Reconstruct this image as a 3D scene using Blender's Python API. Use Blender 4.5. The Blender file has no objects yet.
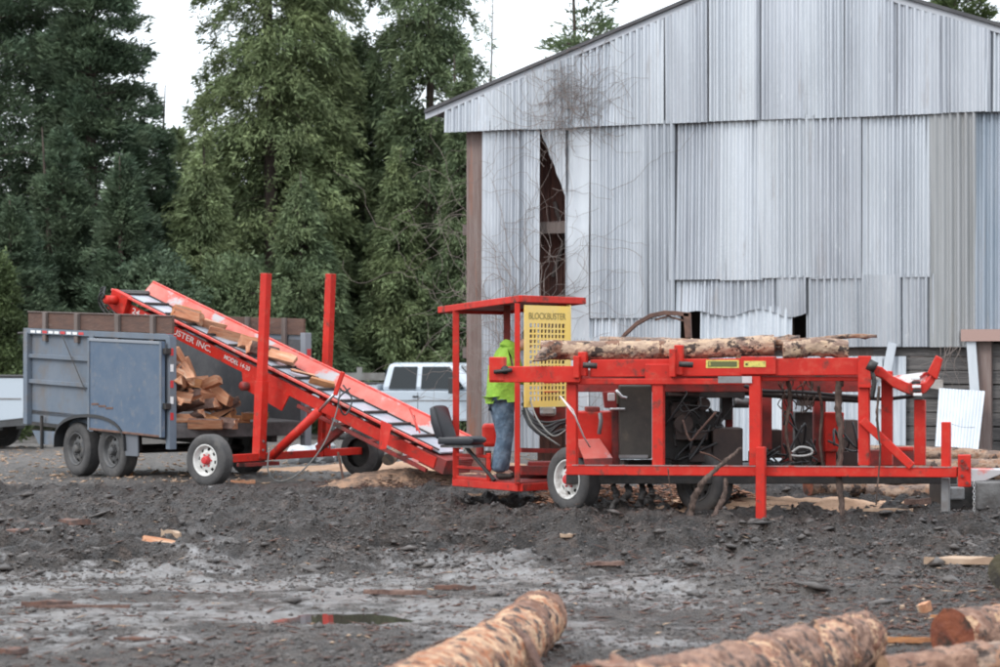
import bpy, bmesh, math, random
import numpy as np
from mathutils import Vector, Matrix, Euler
R = math.radians
random.seed(7)
F = 2240.0            # focal length in pixels of the 1000 px wide photograph
EYE = 1.6
HZ = 365.0
S = bpy.context.scene
# ---------------------------------------------------------------- camera
cam_d = bpy.data.cameras.new('camera'); cam = bpy.data.objects.new('camera', cam_d); S.collection.objects.link(cam)
cam.location = (0, 0, EYE); cam.rotation_euler = (R(90), 0, 0)
cam_d.sensor_width = 36; cam_d.lens = F/1000*36; cam_d.shift_y = (HZ-333.5)/1000
cam_d.clip_start = .1; cam_d.clip_end = 3000
cam_d.dof.use_dof = True; cam_d.dof.focus_distance = 25.0; cam_d.dof.aperture_fstop = 3.2
S.camera = cam
# ---------------------------------------------------------------- world: overcast
SUN_EL, SUN_ROT = R(42), R(228)
w = bpy.data.worlds.new('World'); S.world = w; w.use_nodes = True
nt = w.node_tree; nt.nodes.clear()
o = nt.nodes.new('ShaderNodeOutputWorld'); add = nt.nodes.new('ShaderNodeAddShader')
b1 = nt.nodes.new('ShaderNodeBackground'); b2 = nt.nodes.new('ShaderNodeBackground')
sky = nt.nodes.new('ShaderNodeTexSky'); sky.sky_type = 'NISHITA'; sky.sun_disc = False
sky.sun_elevation = SUN_EL; sky.sun_rotation = SUN_ROT
b1.inputs[1].default_value = .05
nt.links.new(sky.outputs[0], b1.inputs[0])
tc = nt.nodes.new('ShaderNodeTexCoord'); sep = nt.nodes.new('ShaderNodeSeparateXYZ')
mr = nt.nodes.new('ShaderNodeMapRange'); mr.inputs[1].default_value = 0; mr.inputs[2].default_value = 1
mr.inputs[3].default_value = 1.1; mr.inputs[4].default_value = 2.9
nt.links.new(tc.outputs['Generated'], sep.inputs[0]); nt.links.new(sep.outputs[2], mr.inputs[0])
b2.inputs[0].default_value = (.93, .965, 1, 1)
nt.links.new(mr.outputs[0], b2.inputs[1])
nt.links.new(b1.outputs[0], add.inputs[0]); nt.links.new(b2.outputs[0], add.inputs[1]); nt.links.new(add.outputs[0], o.inputs[0])
sl = bpy.data.lights.new('sun', 'SUN'); so = bpy.data.objects.new('sun', sl); S.collection.objects.link(so)
sl.energy = 1.3; sl.angle = R(14); sl.color = (1, .96, .9)
so.rotation_euler = (R(90)-SUN_EL, 0, R(-48))     # from behind the camera, a little to the left
so.location = (-10, -10, 30)
S.view_settings.view_transform = 'Standard'; S.view_settings.look = 'None'
S.view_settings.exposure = 0.0; S.view_settings.gamma = 1
S.cycles.max_bounces = 6; S.cycles.diffuse_bounces = 3; S.cycles.glossy_bounces = 3; S.cycles.transmission_bounces = 4
S.cycles.transparent_max_bounces = 6
S.cycles.filter_width = 1.9
# ---------------------------------------------------------------- materials
MATS = {}
def pbr(name, base, rough=.6, metal=0., col2=None, scale=3., lo=.4, hi=.6, stretch=(1,1,1), bump=0., bscale=20.,
        dirt=None, dscale=2., dlo=.5, dhi=.7, detail=6, attr=None, spec=.5, trans=0., coat=0., var3=None):
    m = bpy.data.materials.new(name); m.use_nodes = True; t = m.node_tree; N = t.nodes; L = t.links
    b = N['Principled BSDF']; b.inputs['Roughness'].default_value = rough; b.inputs['Metallic'].default_value = metal
    b.inputs['Specular IOR Level'].default_value = spec
    b.inputs['Coat Weight'].default_value = coat
    c = N.new('ShaderNodeTexCoord'); mp = N.new('ShaderNodeMapping'); mp.inputs['Scale'].default_value = stretch
    L.new(c.outputs['Object'], mp.inputs[0])
    def mixc(a_sock, colour, fac):
        mx = N.new('ShaderNodeMix'); mx.data_type = 'RGBA'
        if isinstance(a_sock, tuple): mx.inputs[6].default_value = (*a_sock, 1)
        else: L.new(a_sock, mx.inputs[6])
        if isinstance(colour, tuple): mx.inputs[7].default_value = (*colour, 1)
        else: L.new(colour, mx.inputs[7])
        L.new(fac, mx.inputs[0]); return mx.outputs[2]
    def mask(sc, l, h, det=6, off=0, src=None):
        n = N.new('ShaderNodeTexNoise'); n.inputs['Scale'].default_value = sc; n.inputs['Detail'].default_value = det
        n.inputs['Roughness'].default_value = .65
        if off:
            m2 = N.new('ShaderNodeMapping'); m2.inputs['Location'].default_value = (off, off*.7, off*1.3); L.new(mp.outputs[0], m2.inputs[0]); L.new(m2.outputs[0], n.inputs[0])
        else: L.new(mp.outputs[0], n.inputs[0])
        r = N.new('ShaderNodeMapRange'); r.inputs[1].default_value = l; r.inputs[2].default_value = h
        L.new(n.outputs[0], r.inputs[0]); return r.outputs[0]
    cur = base
    if col2: cur = mixc(cur, col2, mask(scale, lo, hi, detail))
    if var3: cur = mixc(cur, var3[0], mask(var3[1], var3[2], var3[3], 8, 5.3))
    if dirt:
        dm = mask(dscale, dlo, dhi, 8, 11.1); cur = mixc(cur, dirt, dm)
        rr = N.new('ShaderNodeMapRange'); rr.inputs[3].default_value = rough; rr.inputs[4].default_value = .85
        L.new(dm, rr.inputs[0]); L.new(rr.outputs[0], b.inputs['Roughness'])
        if metal:
            r2 = N.new('ShaderNodeMapRange'); r2.inputs[3].default_value = metal; r2.inputs[4].default_value = 0
            L.new(dm, r2.inputs[0]); L.new(r2.outputs[0], b.inputs['Metallic'])
    if attr:
        a = N.new('ShaderNodeAttribute'); a.attribute_name = attr
        mu = N.new('ShaderNodeMix'); mu.data_type = 'RGBA'; mu.blend_type = 'MULTIPLY'; mu.inputs[0].default_value = 1
        if isinstance(cur, tuple): mu.inputs[6].default_value = (*cur, 1)
        else: L.new(cur, mu.inputs[6])
        L.new(a.outputs['Color'], mu.inputs[7]); cur = mu.outputs[2]
    if isinstance(cur, tuple): b.inputs['Base Color'].default_value = (*cur, 1)
    else: L.new(cur, b.inputs['Base Color'])
    if bump:
        n = N.new('ShaderNodeTexNoise'); n.inputs['Scale'].default_value = bscale; n.inputs['Detail'].default_value = 8
        L.new(mp.outputs[0], n.inputs[0]); bp = N.new('ShaderNodeBump'); bp.inputs['Strength'].default_value = 1
        bp.inputs['Distance'].default_value = bump; L.new(n.outputs[0], bp.inputs['Height']); L.new(bp.outputs[0], b.inputs['Normal'])
    if trans:
        tr = N.new('ShaderNodeBsdfTranslucent'); ms = N.new('ShaderNodeMixShader'); ms.inputs[0].default_value = trans
        if isinstance(cur, tuple): tr.inputs[0].default_value = (*cur, 1)
        else: L.new(cur, tr.inputs[0])
        L.new(b.outputs[0], ms.inputs[1]); L.new(tr.outputs[0], ms.inputs[2]); L.new(ms.outputs[0], N['Material Output'].inputs[0])
    MATS[name] = m; return m
red = pbr('red_paint', (.55,.024,.014), .5, spec=.28, col2=(.42,.020,.013), scale=2.6, lo=.35, hi=.7, var3=((.50,.055,.035), 9., .52, .70), dirt=(.085,.045,.036), dscale=6, dlo=.575, dhi=.70, bump=.002, bscale=14)
redfade = pbr('faded_red_paint', (.56,.085,.065), .42, spec=.3, col2=(.55,.17,.14), scale=2.6, lo=.35, hi=.65, dirt=(.40,.38,.39), dscale=1.7, dlo=.54, dhi=.60, bump=.002, bscale=10)
redtop = pbr('worn_red_edge', (.62,.06,.045), .4, dirt=(.45,.25,.22), dscale=8, dlo=.5, dhi=.7)
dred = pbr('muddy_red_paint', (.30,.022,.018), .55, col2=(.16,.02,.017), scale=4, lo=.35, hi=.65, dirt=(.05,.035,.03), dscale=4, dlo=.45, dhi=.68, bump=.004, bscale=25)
blacks = pbr('greasy_black_metal', (.018,.017,.017), .5, col2=(.045,.035,.03), scale=7, lo=.45, hi=.7, bump=.004, bscale=30)
tankm = pbr('olive_tank_paint', (.055,.050,.040), .5, col2=(.035,.032,.028), scale=5, dirt=(.14,.12,.09), dscale=6, dlo=.6, dhi=.8)
dbrown = pbr('dark_brown_metal', (.05,.032,.027), .6, col2=(.03,.02,.018), scale=5)
rust = pbr('rusty_steel', (.16,.085,.06), .75, col2=(.09,.05,.04), scale=9, bump=.004)
yellow = pbr('yellow_guard_paint', (.80,.56,.13), .5, col2=(.74,.56,.22), scale=3, lo=.4, hi=.65, dirt=(.35,.27,.14), dscale=9, dlo=.62, dhi=.78)
rubber = pbr('tyre_rubber', (.050,.049,.050), .8, col2=(.085,.08,.078), scale=6, lo=.4, hi=.7, dirt=(.13,.12,.11), dscale=5, dlo=.58, dhi=.75, bump=.006, bscale=35)
rimw = pbr('white_rim_paint', (.62,.62,.60), .45, dirt=(.16,.13,.11), dscale=7, dlo=.48, dhi=.75)
rimd = pbr('dark_rim_paint', (.06,.06,.062), .45, dirt=(.14,.13,.12), dscale=9, dlo=.5, dhi=.75)
chrome = pbr('dull_chrome', (.55,.55,.56), .3, .9, dirt=(.2,.17,.14), dscale=9, dlo=.5, dhi=.8)
galv = []
for i, (a, c) in enumerate([((.46,.485,.52),(.415,.44,.475)), ((.44,.465,.50),(.40,.42,.455)), ((.475,.50,.535),(.43,.455,.49)), ((.445,.465,.50),(.405,.425,.46)), ((.47,.495,.53),(.50,.525,.555))]):
    galv.append(pbr('galvanised_sheet_%d' % i, tuple(min(1,q*1.12) for q in a), .40, .68, col2=c, scale=1.3, lo=.35, hi=.65, stretch=(1.6,1.6,.25), dirt=(.30,.275,.265), dscale=3.4, dlo=.60, dhi=.85, bump=.02, bscale=2.4, var3=((.60,.62,.64), 6., .64, .69)))
galvgrey = pbr('greenish_grey_sheet', (.30,.31,.315), .55, .35, col2=(.35,.36,.37), scale=1.6, stretch=(2,2,.2), dirt=(.25,.24,.22), dscale=3, dlo=.55, dhi=.8, bump=.01, bscale=2)
galvblue = pbr('bluish_sheet', (.27,.325,.385), .5, .3, col2=(.34,.38,.43), scale=2, stretch=(2,2,.2), dirt=(.28,.27,.27), dscale=3, dlo=.58, dhi=.8, bump=.01, bscale=2)
galvwhite = pbr('pale_sheet', (.58,.62,.66), .45, .25, col2=(.48,.52,.57), scale=2, stretch=(1.5,1.5,.3), dirt=(.45,.43,.42), dscale=4, dlo=.62, dhi=.8, bump=.01, bscale=2)
roofm = pbr('old_roof_metal', (.06,.06,.065), .6, .3, col2=(.09,.09,.095), scale=2)
oldwood = pbr('weathered_wood', (.105,.08,.07), .85, col2=(.16,.13,.12), scale=3, stretch=(6,6,.5), lo=.35, hi=.65, dirt=(.20,.17,.16), dscale=2, dlo=.6, dhi=.8, bump=.01, bscale=12)
postwood = pbr('old_post_wood', (.17,.115,.10), .85, col2=(.24,.19,.175), scale=4, stretch=(5,5,.35), lo=.35, hi=.65, bump=.015, bscale=9, dirt=(.30,.11,.055), dscale=.9, dlo=.56, dhi=.70)
brownwood = pbr('brown_barn_boards', (.15,.065,.048), .85, col2=(.09,.045,.038), scale=4, stretch=(6,6,.4), bump=.01, bscale=12)
greyboard = pbr('grey_barn_boards', (.09,.085,.085), .85, col2=(.15,.14,.135), scale=4, stretch=(.6,.6,7), bump=.01, bscale=9)
dark = pbr('dark_barn_inside', (.05,.04,.035), .9)
boardm = pbr('brown_side_boards', (.125,.068,.050), .85, col2=(.085,.05,.04), scale=3, stretch=(1,1,6), lo=.35, hi=.65, dirt=(.18,.13,.11), dscale=3, dlo=.58, dhi=.8, bump=.008, bscale=15)
trailm = pbr('slate_blue_trailer_paint', (.105,.135,.175), .65, col2=(.14,.165,.20), scale=2, lo=.35, hi=.65, dirt=(.15,.135,.125), dscale=2.6, dlo=.48, dhi=.75, bump=.004, bscale=8)
doorm = pbr('scuffed_blue_steel', (.070,.108,.165), .65, col2=(.095,.128,.178), scale=2.5, lo=.38, hi=.62, dirt=(.15,.165,.19), dscale=9, dlo=.54, dhi=.70, bump=.004, bscale=8, var3=((.07,.09,.125), 8., .60, .70))
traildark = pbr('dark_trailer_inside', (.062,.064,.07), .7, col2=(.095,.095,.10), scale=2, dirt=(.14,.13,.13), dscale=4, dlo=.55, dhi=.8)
bedm = pbr('muddy_trailer_bed', (.12,.11,.11), .8, col2=(.07,.065,.065), scale=6, bump=.004)
redmark = pbr('red_reflector', (.5,.03,.035), .4); whitemark = pbr('white_reflector', (.7,.7,.7), .4)
woodcut = pbr('fresh_split_wood', (.50,.26,.15), .85, col2=(.40,.16,.08), scale=9, stretch=(.7,4,4), lo=.35, hi=.65, bump=.004, bscale=18, var3=((.56,.42,.30), 3., .48, .7), dirt=(.17,.10,.07), dscale=4, dlo=.56, dhi=.72)
woodcut2 = pbr('amber_split_wood', (.42,.19,.075), .85, col2=(.30,.13,.06), scale=9, stretch=(.7,4,4), bump=.004, bscale=18)
barkd = pbr('rough_bark', (.095,.055,.045), .95, col2=(.16,.10,.08), scale=14, bump=.02, bscale=22)
beltm = pbr('belt_sheet', (.42,.46,.52), .35, .2, col2=(.32,.36,.42), scale=4, dirt=(.28,.24,.22), dscale=5, dlo=.58, dhi=.8)
white = pbr('white_car_paint', (.44,.50,.56), .28, coat=.6, dirt=(.4,.38,.36), dscale=1.2, dlo=.62, dhi=.9)
glass = pbr('dark_car_glass', (.018,.023,.026), .06, spec=.25)
blackp = pbr('black_plastic', (.025,.025,.027), .5)
vinyl = pbr('black_vinyl', (.028,.03,.036), .35, bump=.002, bscale=40)
beige = pbr('beige_bumper', (.50,.46,.40), .45)
letterw = pbr('white_lettering', (.62,.55,.54), .6)
letterk = pbr('black_lettering', (.05,.045,.03), .6)
letterg = pbr('olive_lettering', (.30,.24,.08), .6)
decal = pbr('yellow_decal', (.60,.52,.12), .5, dirt=(.25,.22,.08), dscale=30, dlo=.5, dhi=.7)
hoodie = pbr('lime_fleece', (.27,.46,.055), .95, col2=(.22,.39,.045), scale=6, bump=.05, bscale=6)
denim = pbr('worn_denim', (.07,.11,.16), .9, col2=(.13,.18,.24), scale=7, lo=.45, hi=.6, bump=.05, bscale=8, dirt=(.13,.12,.11), dscale=5, dlo=.58, dhi=.8)
skin = pbr('skin', (.55,.33,.25), .55); hairm = pbr('grey_hair', (.16,.13,.11), .8); bootm = pbr('muddy_boot', (.06,.05,.045), .8)
greym = pbr('grey_steel', (.22,.22,.225), .55, .2, dirt=(.14,.12,.11), dscale=5, dlo=.5, dhi=.7)
concrete = pbr('dirty_concrete', (.20,.195,.19), .9, col2=(.13,.125,.12), scale=4, dirt=(.06,.05,.045), dscale=3, dlo=.48, dhi=.7, bump=.01)
hose = pbr('grey_hose', (.16,.16,.15), .5); pbr('dark_hose', (.09,.09,.085), .5); hoseb = pbr('black_hose', (.02,.02,.022), .45)
mudroot = pbr('muddy_bark_strip', (.050,.033,.026), .9, col2=(.12,.08,.065), scale=14, lo=.45, hi=.6, stretch=(2,2,.5), bump=.01)
vinem = pbr('dry_vine', (.20,.165,.15), .9)
plastic = pbr('white_plastic', (.62,.66,.70), .5)

def logmat(name, pale, bark, ruddy, lo, hi):
    return pbr(name, pale, .8, col2=bark, scale=7., lo=lo, hi=hi, stretch=(.8,1,1), detail=14, bump=.045, bscale=14,
               var3=(ruddy, 13., .51, .55), dirt=(.045,.03,.025), dscale=10, dlo=.545, dhi=.575)
logA = logmat('peeled_tan_log', (.47,.30,.185), (.30,.165,.10), (.30,.11,.045), .49, .53)
logB = logmat('ruddy_bark_log', (.34,.185,.115), (.20,.085,.05), (.44,.28,.17), .47, .53)
logC = logmat('deck_log_bark', (.37,.26,.185), (.19,.12,.09), (.44,.31,.21), .48, .54)
logD = logmat('pile_log_bark', (.29,.20,.145), (.15,.105,.085), (.24,.13,.08), .47, .54)
def cutmat(name, a, b_, d_):
    m = pbr(name, a, .7, col2=b_, scale=6, lo=.42, hi=.6, dirt=d_, dscale=9, dlo=.52, dhi=.62, bump=.01, bscale=30)
    N = m.node_tree.nodes; L = m.node_tree.links; b = N['Principled BSDF']; src = b.inputs['Base Color'].links[0].from_socket
    wv = N.new('ShaderNodeTexWave'); wv.wave_type = 'RINGS'; wv.rings_direction = 'X'; wv.inputs['Scale'].default_value = 28; wv.inputs['Distortion'].default_value = 3; wv.inputs['Detail'].default_value = 3
    c = N.new('ShaderNodeTexCoord'); L.new(c.outputs['Object'], wv.inputs[0])
    mx = N.new('ShaderNodeMix'); mx.data_type = 'RGBA'; mx.blend_type = 'MULTIPLY'; mx.inputs[0].default_value = .55
    L.new(src, mx.inputs[6]); L.new(wv.outputs[0], mx.inputs[7]); L.new(mx.outputs[2], b.inputs['Base Color']); return m
cutred = cutmat('ruddy_cut_end', (.30,.085,.035), (.19,.05,.025), (.05,.03,.02))
cutred_ = pbr('ruddy_smear', (.30,.095,.04), .6, col2=(.17,.05,.03), scale=5, dirt=(.05,.03,.02), dscale=8, dlo=.55, dhi=.65)
cuttan = cutmat('tan_cut_end', (.46,.28,.17), (.34,.19,.11), (.14,.09,.06))
cutdark = pbr('dirty_cut_end', (.07,.065,.06), .85, col2=(.14,.11,.08), scale=8)

# ---------------------------------------------------------------- helpers
def P(px, py, d): return Vector(((px-500)/F*d, d, EYE-(py-HZ)/F*d))
def G(px, d): return Vector(((px-500)/F*d, d, 0))
def tag(o, label=None, cat=None, group=None, kind=None):
    if label: o['label'] = label
    if cat: o['category'] = cat
    if group: o['group'] = group
    if kind: o['kind'] = kind
    return o
def empty(name, loc, label=None, cat=None, group=None):
    e = bpy.data.objects.new(name, None); S.collection.objects.link(e); e.location = loc; e.empty_display_size = .2
    return tag(e, label, cat, group)
class MB:
    def __init__(s): s.v = []; s.f = []; s.mi = []
    def add(s, v, f, mi=0):
        n = len(s.v); s.v += [tuple(x) for x in v]; s.f += [tuple(i+n for i in q) for q in f]; s.mi += [mi]*len(f); return s
    def box(s, c, size, ax=None, mi=0):
        """box centred on c, size along axes (list of 3 unit vectors)"""
        ax = ax or (Vector((1,0,0)), Vector((0,1,0)), Vector((0,0,1))); c = Vector(c)
        vs = [c + ax[0]*(size[0]/2*i) + ax[1]*(size[1]/2*j) + ax[2]*(size[2]/2*k) for i in (-1,1) for j in (-1,1) for k in (-1,1)]
        return s.add(vs, [(0,1,3,2),(4,6,7,5),(0,4,5,1),(2,3,7,6),(0,2,6,4),(1,5,7,3)], mi)
    def bar(s, a, b, w, h, up=(0,0,1), mi=0):
        a = Vector(a); b = Vector(b); d = b-a; L = d.length; d.normalize(); up = Vector(up)
        side = d.cross(up)
        if side.length < 1e-3: side = d.cross(Vector((0,1,0)))
        side.normalize(); u2 = side.cross(d)
        return s.box((a+b)/2, (L, w, h), (d, side, u2), mi)
    def tube(s, pts, radii, n=8, cap=True, mi=0):
        pts = [Vector(p) for p in pts]
        if not hasattr(radii, '__len__'): radii = [radii]*len(pts)
        vs = []; fs = []; ref = Vector((0,0,1))
        for i, p in enumerate(pts):
            d = (pts[min(i+1, len(pts)-1)]-pts[max(i-1, 0)]).normalized()
            r0 = ref if abs(d.dot(ref)) < .95 else Vector((1,0,0))
            a = d.cross(r0).normalized(); b = d.cross(a)
            for k in range(n):
                t = 2*math.pi*k/n; vs.append(p + (a*math.cos(t)+b*math.sin(t))*radii[i])
        for i in range(len(pts)-1):
            for k in range(n): fs.append((i*n+k, i*n+(k+1)%n, (i+1)*n+(k+1)%n, (i+1)*n+k))
        if cap: fs.append(tuple(range(n))[::-1]); fs.append(tuple((len(pts)-1)*n+k for k in range(n)))
        return s.add(vs, fs, mi)
    def prism(s, poly, off, mi=0):
        """poly: list of Vectors (planar), extruded by off"""
        n = len(poly); off = Vector(off); vs = [Vector(p) for p in poly] + [Vector(p)+off for p in poly]
        fs = [tuple(range(n)), tuple(range(2*n-1, n-1, -1))] + [(i, i+n, (i+1) % n+n, (i+1) % n) for i in range(n)]
        return s.add(vs, fs, mi)
    def lathe(s, c, axis, prof, n=28, mi=0):
        """prof: list of (along, radius)"""
        c = Vector(c); axis = Vector(axis).normalized(); r0 = Vector((0,0,1)) if abs(axis.z) < .9 else Vector((1,0,0))
        a = axis.cross(r0).normalized(); b = axis.cross(a); vs = []; fs = []
        for (h, r) in prof:
            for k in range(n):
                t = 2*math.pi*k/n; vs.append(c+axis*h+(a*math.cos(t)+b*math.sin(t))*r)
        for i in range(len(prof)-1):
            for k in range(n): fs.append((i*n+k, i*n+(k+1)%n, (i+1)*n+(k+1)%n, (i+1)*n+k))
        return s.add(vs, fs, mi)
    def build(s, name, mat, parent=None, smooth=False, bev=0., loc=None, fix=True):
        me = bpy.data.meshes.new(name); org = Vector((0,0,0))
        ob = bpy.data.objects.new(name, me)
        if parent is not None:
            p = parent
            while p is not None: org = org + p.location; p = p.parent
        elif loc is not None: org = Vector(loc); ob.location = org
        me.from_pydata([tuple(Vector(v)-org) for v in s.v], [], s.f)
        ms = mat if isinstance(mat, (list, tuple)) else [mat]
        for m in ms: me.materials.append(m)
        if len(ms) > 1: me.polygons.foreach_set('material_index', s.mi)
        if fix:
            bm = bmesh.new(); bm.from_mesh(me); bmesh.ops.recalc_face_normals(bm, faces=bm.faces[:]); bm.to_mesh(me); bm.free()
        if smooth: me.polygons.foreach_set('use_smooth', [True]*len(me.polygons))
        me.update(); S.collection.objects.link(ob)
        if parent is not None: ob.parent = parent
        if bev:
            md = ob.modifiers.new('bevel', 'BEVEL'); md.width = bev; md.segments = 2; md.limit_method = 'ANGLE'; md.angle_limit = R(40)
        return ob
def copy_tree(o, parent=None):
    c = o.copy(); S.collection.objects.link(c)
    if parent is not None: c.parent = parent
    for ch in list(o.children): copy_tree(ch, c)
    return c
def text_part(s, height, mat, org, right, up, parent, thick=.003, name='lettering', width=None, bold=.0):
    cu = bpy.data.curves.new(name, 'FONT'); cu.body = s; cu.size = 1; cu.extrude = 0; cu.offset = bold
    tmp = bpy.data.objects.new('tmp', cu); S.collection.objects.link(tmp)
    bpy.context.view_layer.update()
    me = bpy.data.meshes.new_from_object(tmp.evaluated_get(bpy.context.evaluated_depsgraph_get()))
    bpy.data.objects.remove(tmp)
    vs = np.array([v.co[:] for v in me.vertices]); x0, x1 = vs[:,0].min(), vs[:,0].max(); y0, y1 = vs[:,1].min(), vs[:,1].max()
    ky = height/(y1-y0); kx = ky if width is None else width/(x1-x0)
    right = Vector(right).normalized(); up = Vector(up).normalized(); nrm = right.cross(up).normalized(); org = Vector(org)
    m = MB(); m.add([org+right*((v[0]-x0)*kx)+up*((v[1]-y0)*ky)+nrm*thick for v in vs], [tuple(p.vertices) for p in me.polygons])
    bpy.data.meshes.remove(me)
    return m.build(name, mat, parent, fix=False)

# value noise in numpy
def _h(ix, iy, seed):
    n = (ix.astype(np.int64)*374761393 + iy.astype(np.int64)*668265263 + seed*1274126177) & 0x7fffffff
    n = ((n ^ (n >> 13))*1103515245) & 0x7fffffff
    n = (n ^ (n >> 16)) & 0x7fffffff
    return (n % 100003)/100003.
def vnoise(x, y, seed=0):
    ix = np.floor(x); iy = np.floor(y); fx = x-ix; fy = y-iy; fx = fx*fx*(3-2*fx); fy = fy*fy*(3-2*fy)
    a = _h(ix, iy, seed); b = _h(ix+1, iy, seed); c = _h(ix, iy+1, seed); d = _h(ix+1, iy+1, seed)
    return (a*(1-fx)+b*fx)*(1-fy)+(c*(1-fx)+d*fx)*fy
def fbm(x, y, seed=0, o=5):
    t = 0; a = .5; f = 1.; n = 0
    for i in range(o): t = t+a*vnoise(x*f, y*f, seed+i*17); n += a; a *= .5; f *= 2.03
    return t/n
def smooth(a, b, x): t = np.clip((x-a)/(b-a), 0, 1); return t*t*(3-2*t)

# ---------------------------------------------------------------- ground
PUD = (-1.02, 14.5)
def gh(x, y):
    x = np.asarray(x, float); y = np.asarray(y, float)
    near = smooth(9.5, 12.5, y)
    z = (fbm(x*.45, y*.35, 3, 4)-.5)*.13*near
    churn = smooth(15.5, 18.5, y)*(1-smooth(27.5, 30.5, y))
    cl = fbm(x*2.2+.3*y, y*1.5, 11, 5); rid = 1-np.abs(2*fbm(x*1.1, y*1.3, 23, 4)-1)
    cl2 = fbm(x*4.5, y*3.4, 83, 4); z = z + churn*((cl-.47)*.20 + (rid-.8)*.11 + np.clip(cl2-.56,0,1)*.34)
    z = z + (fbm(x*6, y*5, 31, 4)-.5)*(.045+.05*churn) + np.clip(fbm(x*9, y*8, 97, 4)-.55,0,1)*(.10+.10*churn)
    z = z + (fbm(x*15, y*13, 61, 3)-.5)*(.035+.02*churn)
    # wet flat band at left, middle distance
    flat = np.exp(-((x+1.6)/3.4)**2-((y-15.4)/2.5)**2)*.72
    z = z*(1-flat)-.02*flat
    # little banks
    for (bx, by, rx, ry, hh) in ((-6.1, 21.6, 1.3, .8, .13), (-.8, 26.6, 1.6, .45, .10), (2.0, 18.0, 1.2, .6, .08), (3.6, 21.0, 1.4, .5, .04), (4.3, 19.0, 1.0, .5, .07), (-1.6, 18.3, 1.1, .5, .08), (1.5, 16.3, .6, .4, .06), (-3.4, 24.5, 2.2, .5, .08)):
        e = np.exp(-((x-bx)/rx)**2-((y-by)/ry)**2); z = z+hh*e*(.5+1.0*fbm(x*4, y*4, 41, 4))
    # puddle basin
    e = np.exp(-((x-PUD[0])/.62)**4-((y-PUD[1])/.42)**2); z = z-.06*e
    yc = 19.2+.16*x+.5*np.sin(.55*x+1)
    for off in (0, 1.75):
        dd = (y-yc-off)/.22; rut = -.12*np.exp(-dd**4)+.08*np.exp(-(np.abs(dd)-1.6)**2*3)
        z = z+rut*(.5+fbm(x*3, y*3, 51, 3))+.018*np.exp(-dd**4)*np.sign(np.sin(x*42+dd*2))*np.clip(1-np.abs(dd),0,1)
    yc2 = 16.2-.25*x
    dd = (y-yc2)/.18; z = z-.035*np.exp(-dd**4)*smooth(-.5,1.5,x)
    z = z-.25*smooth(40, 56, y)
    far = smooth(60, 120, y); z = z*(1-far)-.25*far
    return z
def g1(x, y): return float(gh(x, y))
xs = np.concatenate([-np.geomspace(700, 10.4, 26), np.arange(-10, 10.001, .045), np.geomspace(10.4, 700, 26)])
ys = np.concatenate([np.array([-600., -200, -60, -20, -5, 2, 5, 7.5, 8.8]), np.arange(9.2, 20, .05), np.arange(20, 34, .07), np.arange(34, 60, .3), np.geomspace(61, 1500, 24)])
XX, YY = np.meshgrid(xs, ys); ZZ = gh(XX, YY)
me = bpy.data.meshes.new('ground'); nv = XX.size; me.vertices.add(nv)
me.vertices.foreach_set('co', np.stack([XX, YY, ZZ], -1).ravel())
ny, nx = XX.shape; idx = np.arange(nv).reshape(ny, nx)
quads = np.stack([idx[:-1,:-1], idx[:-1,1:], idx[1:,1:], idx[1:,:-1]], -1).reshape(-1, 4)
def set_quads(me, q, k=4):
    me.loops.add(q.size); me.loops.foreach_set('vertex_index', q.ravel().astype(np.int32))
    me.polygons.add(len(q)); me.polygons.foreach_set('loop_start', np.arange(0, q.size, k, dtype=np.int32)); me.update(calc_edges=True); me.validate()
set_quads(me, quads); me.polygons.foreach_set('use_smooth', [True]*len(me.polygons))
ground = bpy.data.objects.new('ground', me); S.collection.objects.link(ground); tag(ground, kind='structure')
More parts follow.
